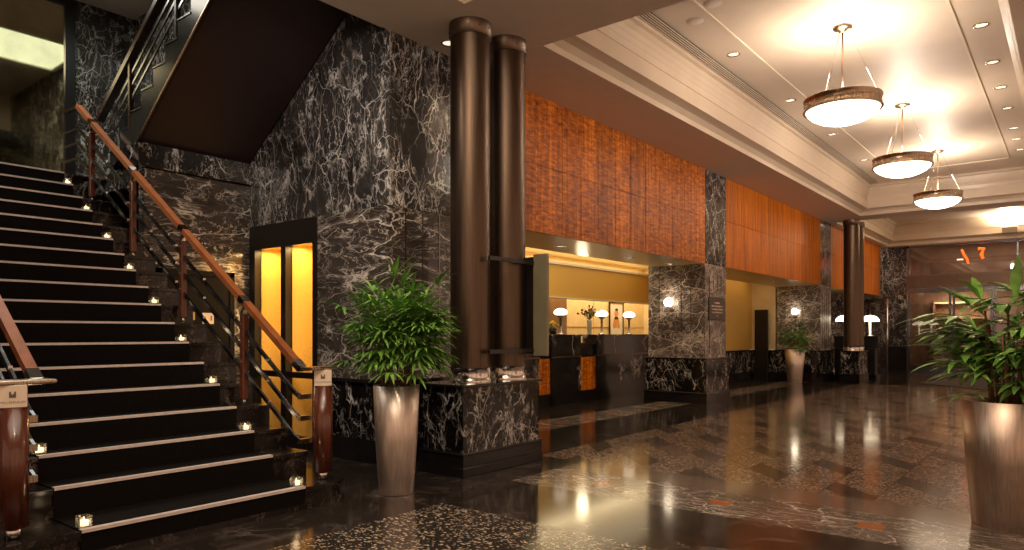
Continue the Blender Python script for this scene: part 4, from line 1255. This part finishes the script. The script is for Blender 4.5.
# vestibule beyond the glass
struct(MB().box(XE0 - 1.0, 2.0, 27.0, 27.1, 0, 4.2).build('wall_vestibule', 'brown_wall'))
struct(MB().box(XE0 - 1.0, 2.0, YF, 27.0, 4.1, 4.2).build('ceiling_vestibule', 'soffit'))
struct(MB().box(XE0 - 1.1, XE0 - 1.0, YF, 27.1, 0, 4.2).build('wall_vestibule_side', 'brown_wall'))
struct(MB().box(XE0 - 1.0, 2.0, 26.5, 27.1, -0.05, -0.001).build('floor_vestibule', 'marble_floor'))
sh = thing('shelving_unit', 'warm lit shelving unit seen through the left entrance door', 'shelves', (-3.7, 26.6, 0))
MB().box(0, 0.05, 0, 0.35, 0, 2.2).box(1.5, 1.55, 0, 0.35, 0, 2.2).box(0, 1.55, 0.33, 0.36, 0, 2.2).build('carcass', 'brown_wall', sh)
for z in (0.25, 0.7, 1.15, 1.6, 2.1):
    MB().box(0.05, 1.5, 0.0, 0.33, z, z + 0.05).build('shelf', 'cream', sh)
light('shelf_light', 'AREA', (-2.9, 26.3, 2.3), 30, (1, 0.76, 0.52), 1.5, 0.3, rot=(R(25), 0, 0))
light('vestibule_light', 'AREA', (-1.8, 25.8, 4.0), 40, (1, 0.82, 0.66), 4.0, 1.5)
ns = thing('neon_reflection', 'orange glowing strokes standing in for neon reflected in the transom glass', 'sign', (-2.75, 25.2, 3.40))  # emissive strokes imitate a neon reflection in the glass
MB().tube([(0, 0, 0.28), (0.06, 0, 0.12), (0.14, 0, -0.02), (0.17, 0, -0.16)], 0.03, n=8).build('neon_stroke', 'neon', ns)
MB().tube([(0.42, 0, 0.27), (0.56, 0, 0.27), (0.50, 0, 0.10), (0.54, 0, -0.02)], 0.045, n=8).build('neon_stroke', 'neon', ns)
MB().tube([(0.04, 0, -0.02), (-0.12, 0, -0.02)], 0.02, n=8).build('neon_stroke', 'shade', ns)
# up-lighter box on the far cornice
ub = thing('wall_uplighter', 'square bronze uplighter throwing a bright pool on the far cornice', 'wall light', (-1.47, 23.86, 4.0))
MB().box(-0.17, 0.17, -0.16, 0.0, -0.09, 0.07, bev=0.004).build('housing', 'bronze_cap', ub)
MB().box(-0.15, 0.15, -0.14, -0.02, 0.071, 0.078).build('lens', 'lens', ub)
light('uplighter_light', 'AREA', (-1.47, 23.70, 4.12), 70, (1, 0.82, 0.6), 0.3, 0.12, rot=(R(180), 0, 0))
# entrance mat
mt = MB()
mt.prism([(-2.87, 18.5), (-1.5, 17.1), (0.6, 15.9), (1.1, 20.9), (-2.3, 21.8)], 'Z', 0.0, 0.008)
tag(mt.build('entrance_mat', 'mat'), 'large dark mat lying on the floor before the entrance doors', 'mat')

# ------------------------------------------------------------------ LIGHTING
WARM = (1, 0.76, 0.50)
# cove strips hidden behind the lip of the main coffer
for (x, y, sx, sy, rot) in ((-3.80, 11.36, 0.03, 11.9, (0, R(150), 0)),):
    pass
# reception
light('reception_cove', 'AREA', (-6.9, 10.0, 2.82), 60, (1, 0.80, 0.50), 2.0, 9.0)
light('reception_cove_up', 'AREA', (-5.85, 9.0, 2.40), 14, (1, 0.82, 0.55), 0.15, 8.0, rot=(R(180), 0, 0))
light('reception_back', 'AREA', (-8.5, 13.0, 2.80), 120, (1, 0.80, 0.46), 0.4, 7.0)
light('alcove_light', 'AREA', (-6.05, 14.6, 2.47), 10, (1, 0.70, 0.34), 0.4, 5.0)
light('recess_light', 'AREA', (-5.9, 20.5, 2.7), 8, WARM, 1.0, 3.0)
# soffit downlights washing the desk
for (x, y) in ((-5.25, 7.55), (-5.25, 9.35), (-5.2, 10.6), (-5.2, 12.9), (-5.2, 15.6)):
    light('downlight_beam', 'SPOT', (x, y, 2.25), 10, WARM, 0.04, spot=110, blend=0.8)
# downlight that rakes the corner wall and columns
aim(light('corner_downlight', 'SPOT', (-4.40, 4.72, 3.76), 22, WARM, 0.04, spot=80, blend=0.8), (-4.62, 4.65, 1.5))
# raised ceiling downlights
for y in (9.04, 11.48, 13.9):
    aim(light('ceiling_downlight', 'SPOT', (-0.81, y, 4.40), 70, WARM, 0.05, spot=75, blend=0.8), (-1.2, y, 0))
# elevator wall wash, then fill spots added above and behind the camera
aim(light('elevator_washer', 'SPOT', (-4.45, 2.3, 3.78), 120, (1, 0.86, 0.74), 0.08, spot=95, blend=0.9), (-5.6, 4.15, 2.4))
aim(light('lobby_fill_spot', 'SPOT', (-2.2, 2.2, 4.3), 150, WARM, 0.06, spot=80, blend=0.9), (-3.9, 3.9, 0.8))
aim(light('lobby_fill_spot', 'SPOT', (-0.9, 1.0, 4.3), 60, WARM, 0.06, spot=100, blend=0.9), (-3.9, 1.6, 0.6))
aim(light('lobby_fill_spot', 'SPOT', (-1.0, 3.4, 4.3), 150, WARM, 0.06, spot=90, blend=0.9), (-0.5, 5.2, 1.0))
# stairwell
light('stairwell_panel_light', 'AREA', (-7.85, 1.9, ZT - 0.1), 70, (1, 0.92, 0.78), 1.6, 1.8)
aim(light('stair_fill_spot', 'SPOT', (-6.5, 1.7, ZT - 0.1), 200, (1, 0.86, 0.74), 0.08, spot=85, blend=0.9), (-5.9, 2.0, 1.0))  # unseen spot added to brighten the treads and nosings
light('lobby_coffer_fill', 'AREA', (-1.98, 1.2, 4.40), 90, (1, 0.84, 0.68), 2.6, 5.0)  # broad fill light added in the near coffer, out of view
# far coffer
light('far_coffer_light', 'AREA', (-2.0, 21.0, 4.4), 80, WARM, 3.0, 3.0)
# warm ambient fill added through the world, entering by the wall openings
wd = bpy.data.worlds.new('world')
scn.world = wd
wd.use_nodes = True
wd.node_tree.nodes['Background'].inputs[0].default_value = (1.0, 0.62, 0.42, 1)
wd.node_tree.nodes['Background'].inputs[1].default_value = 0.8
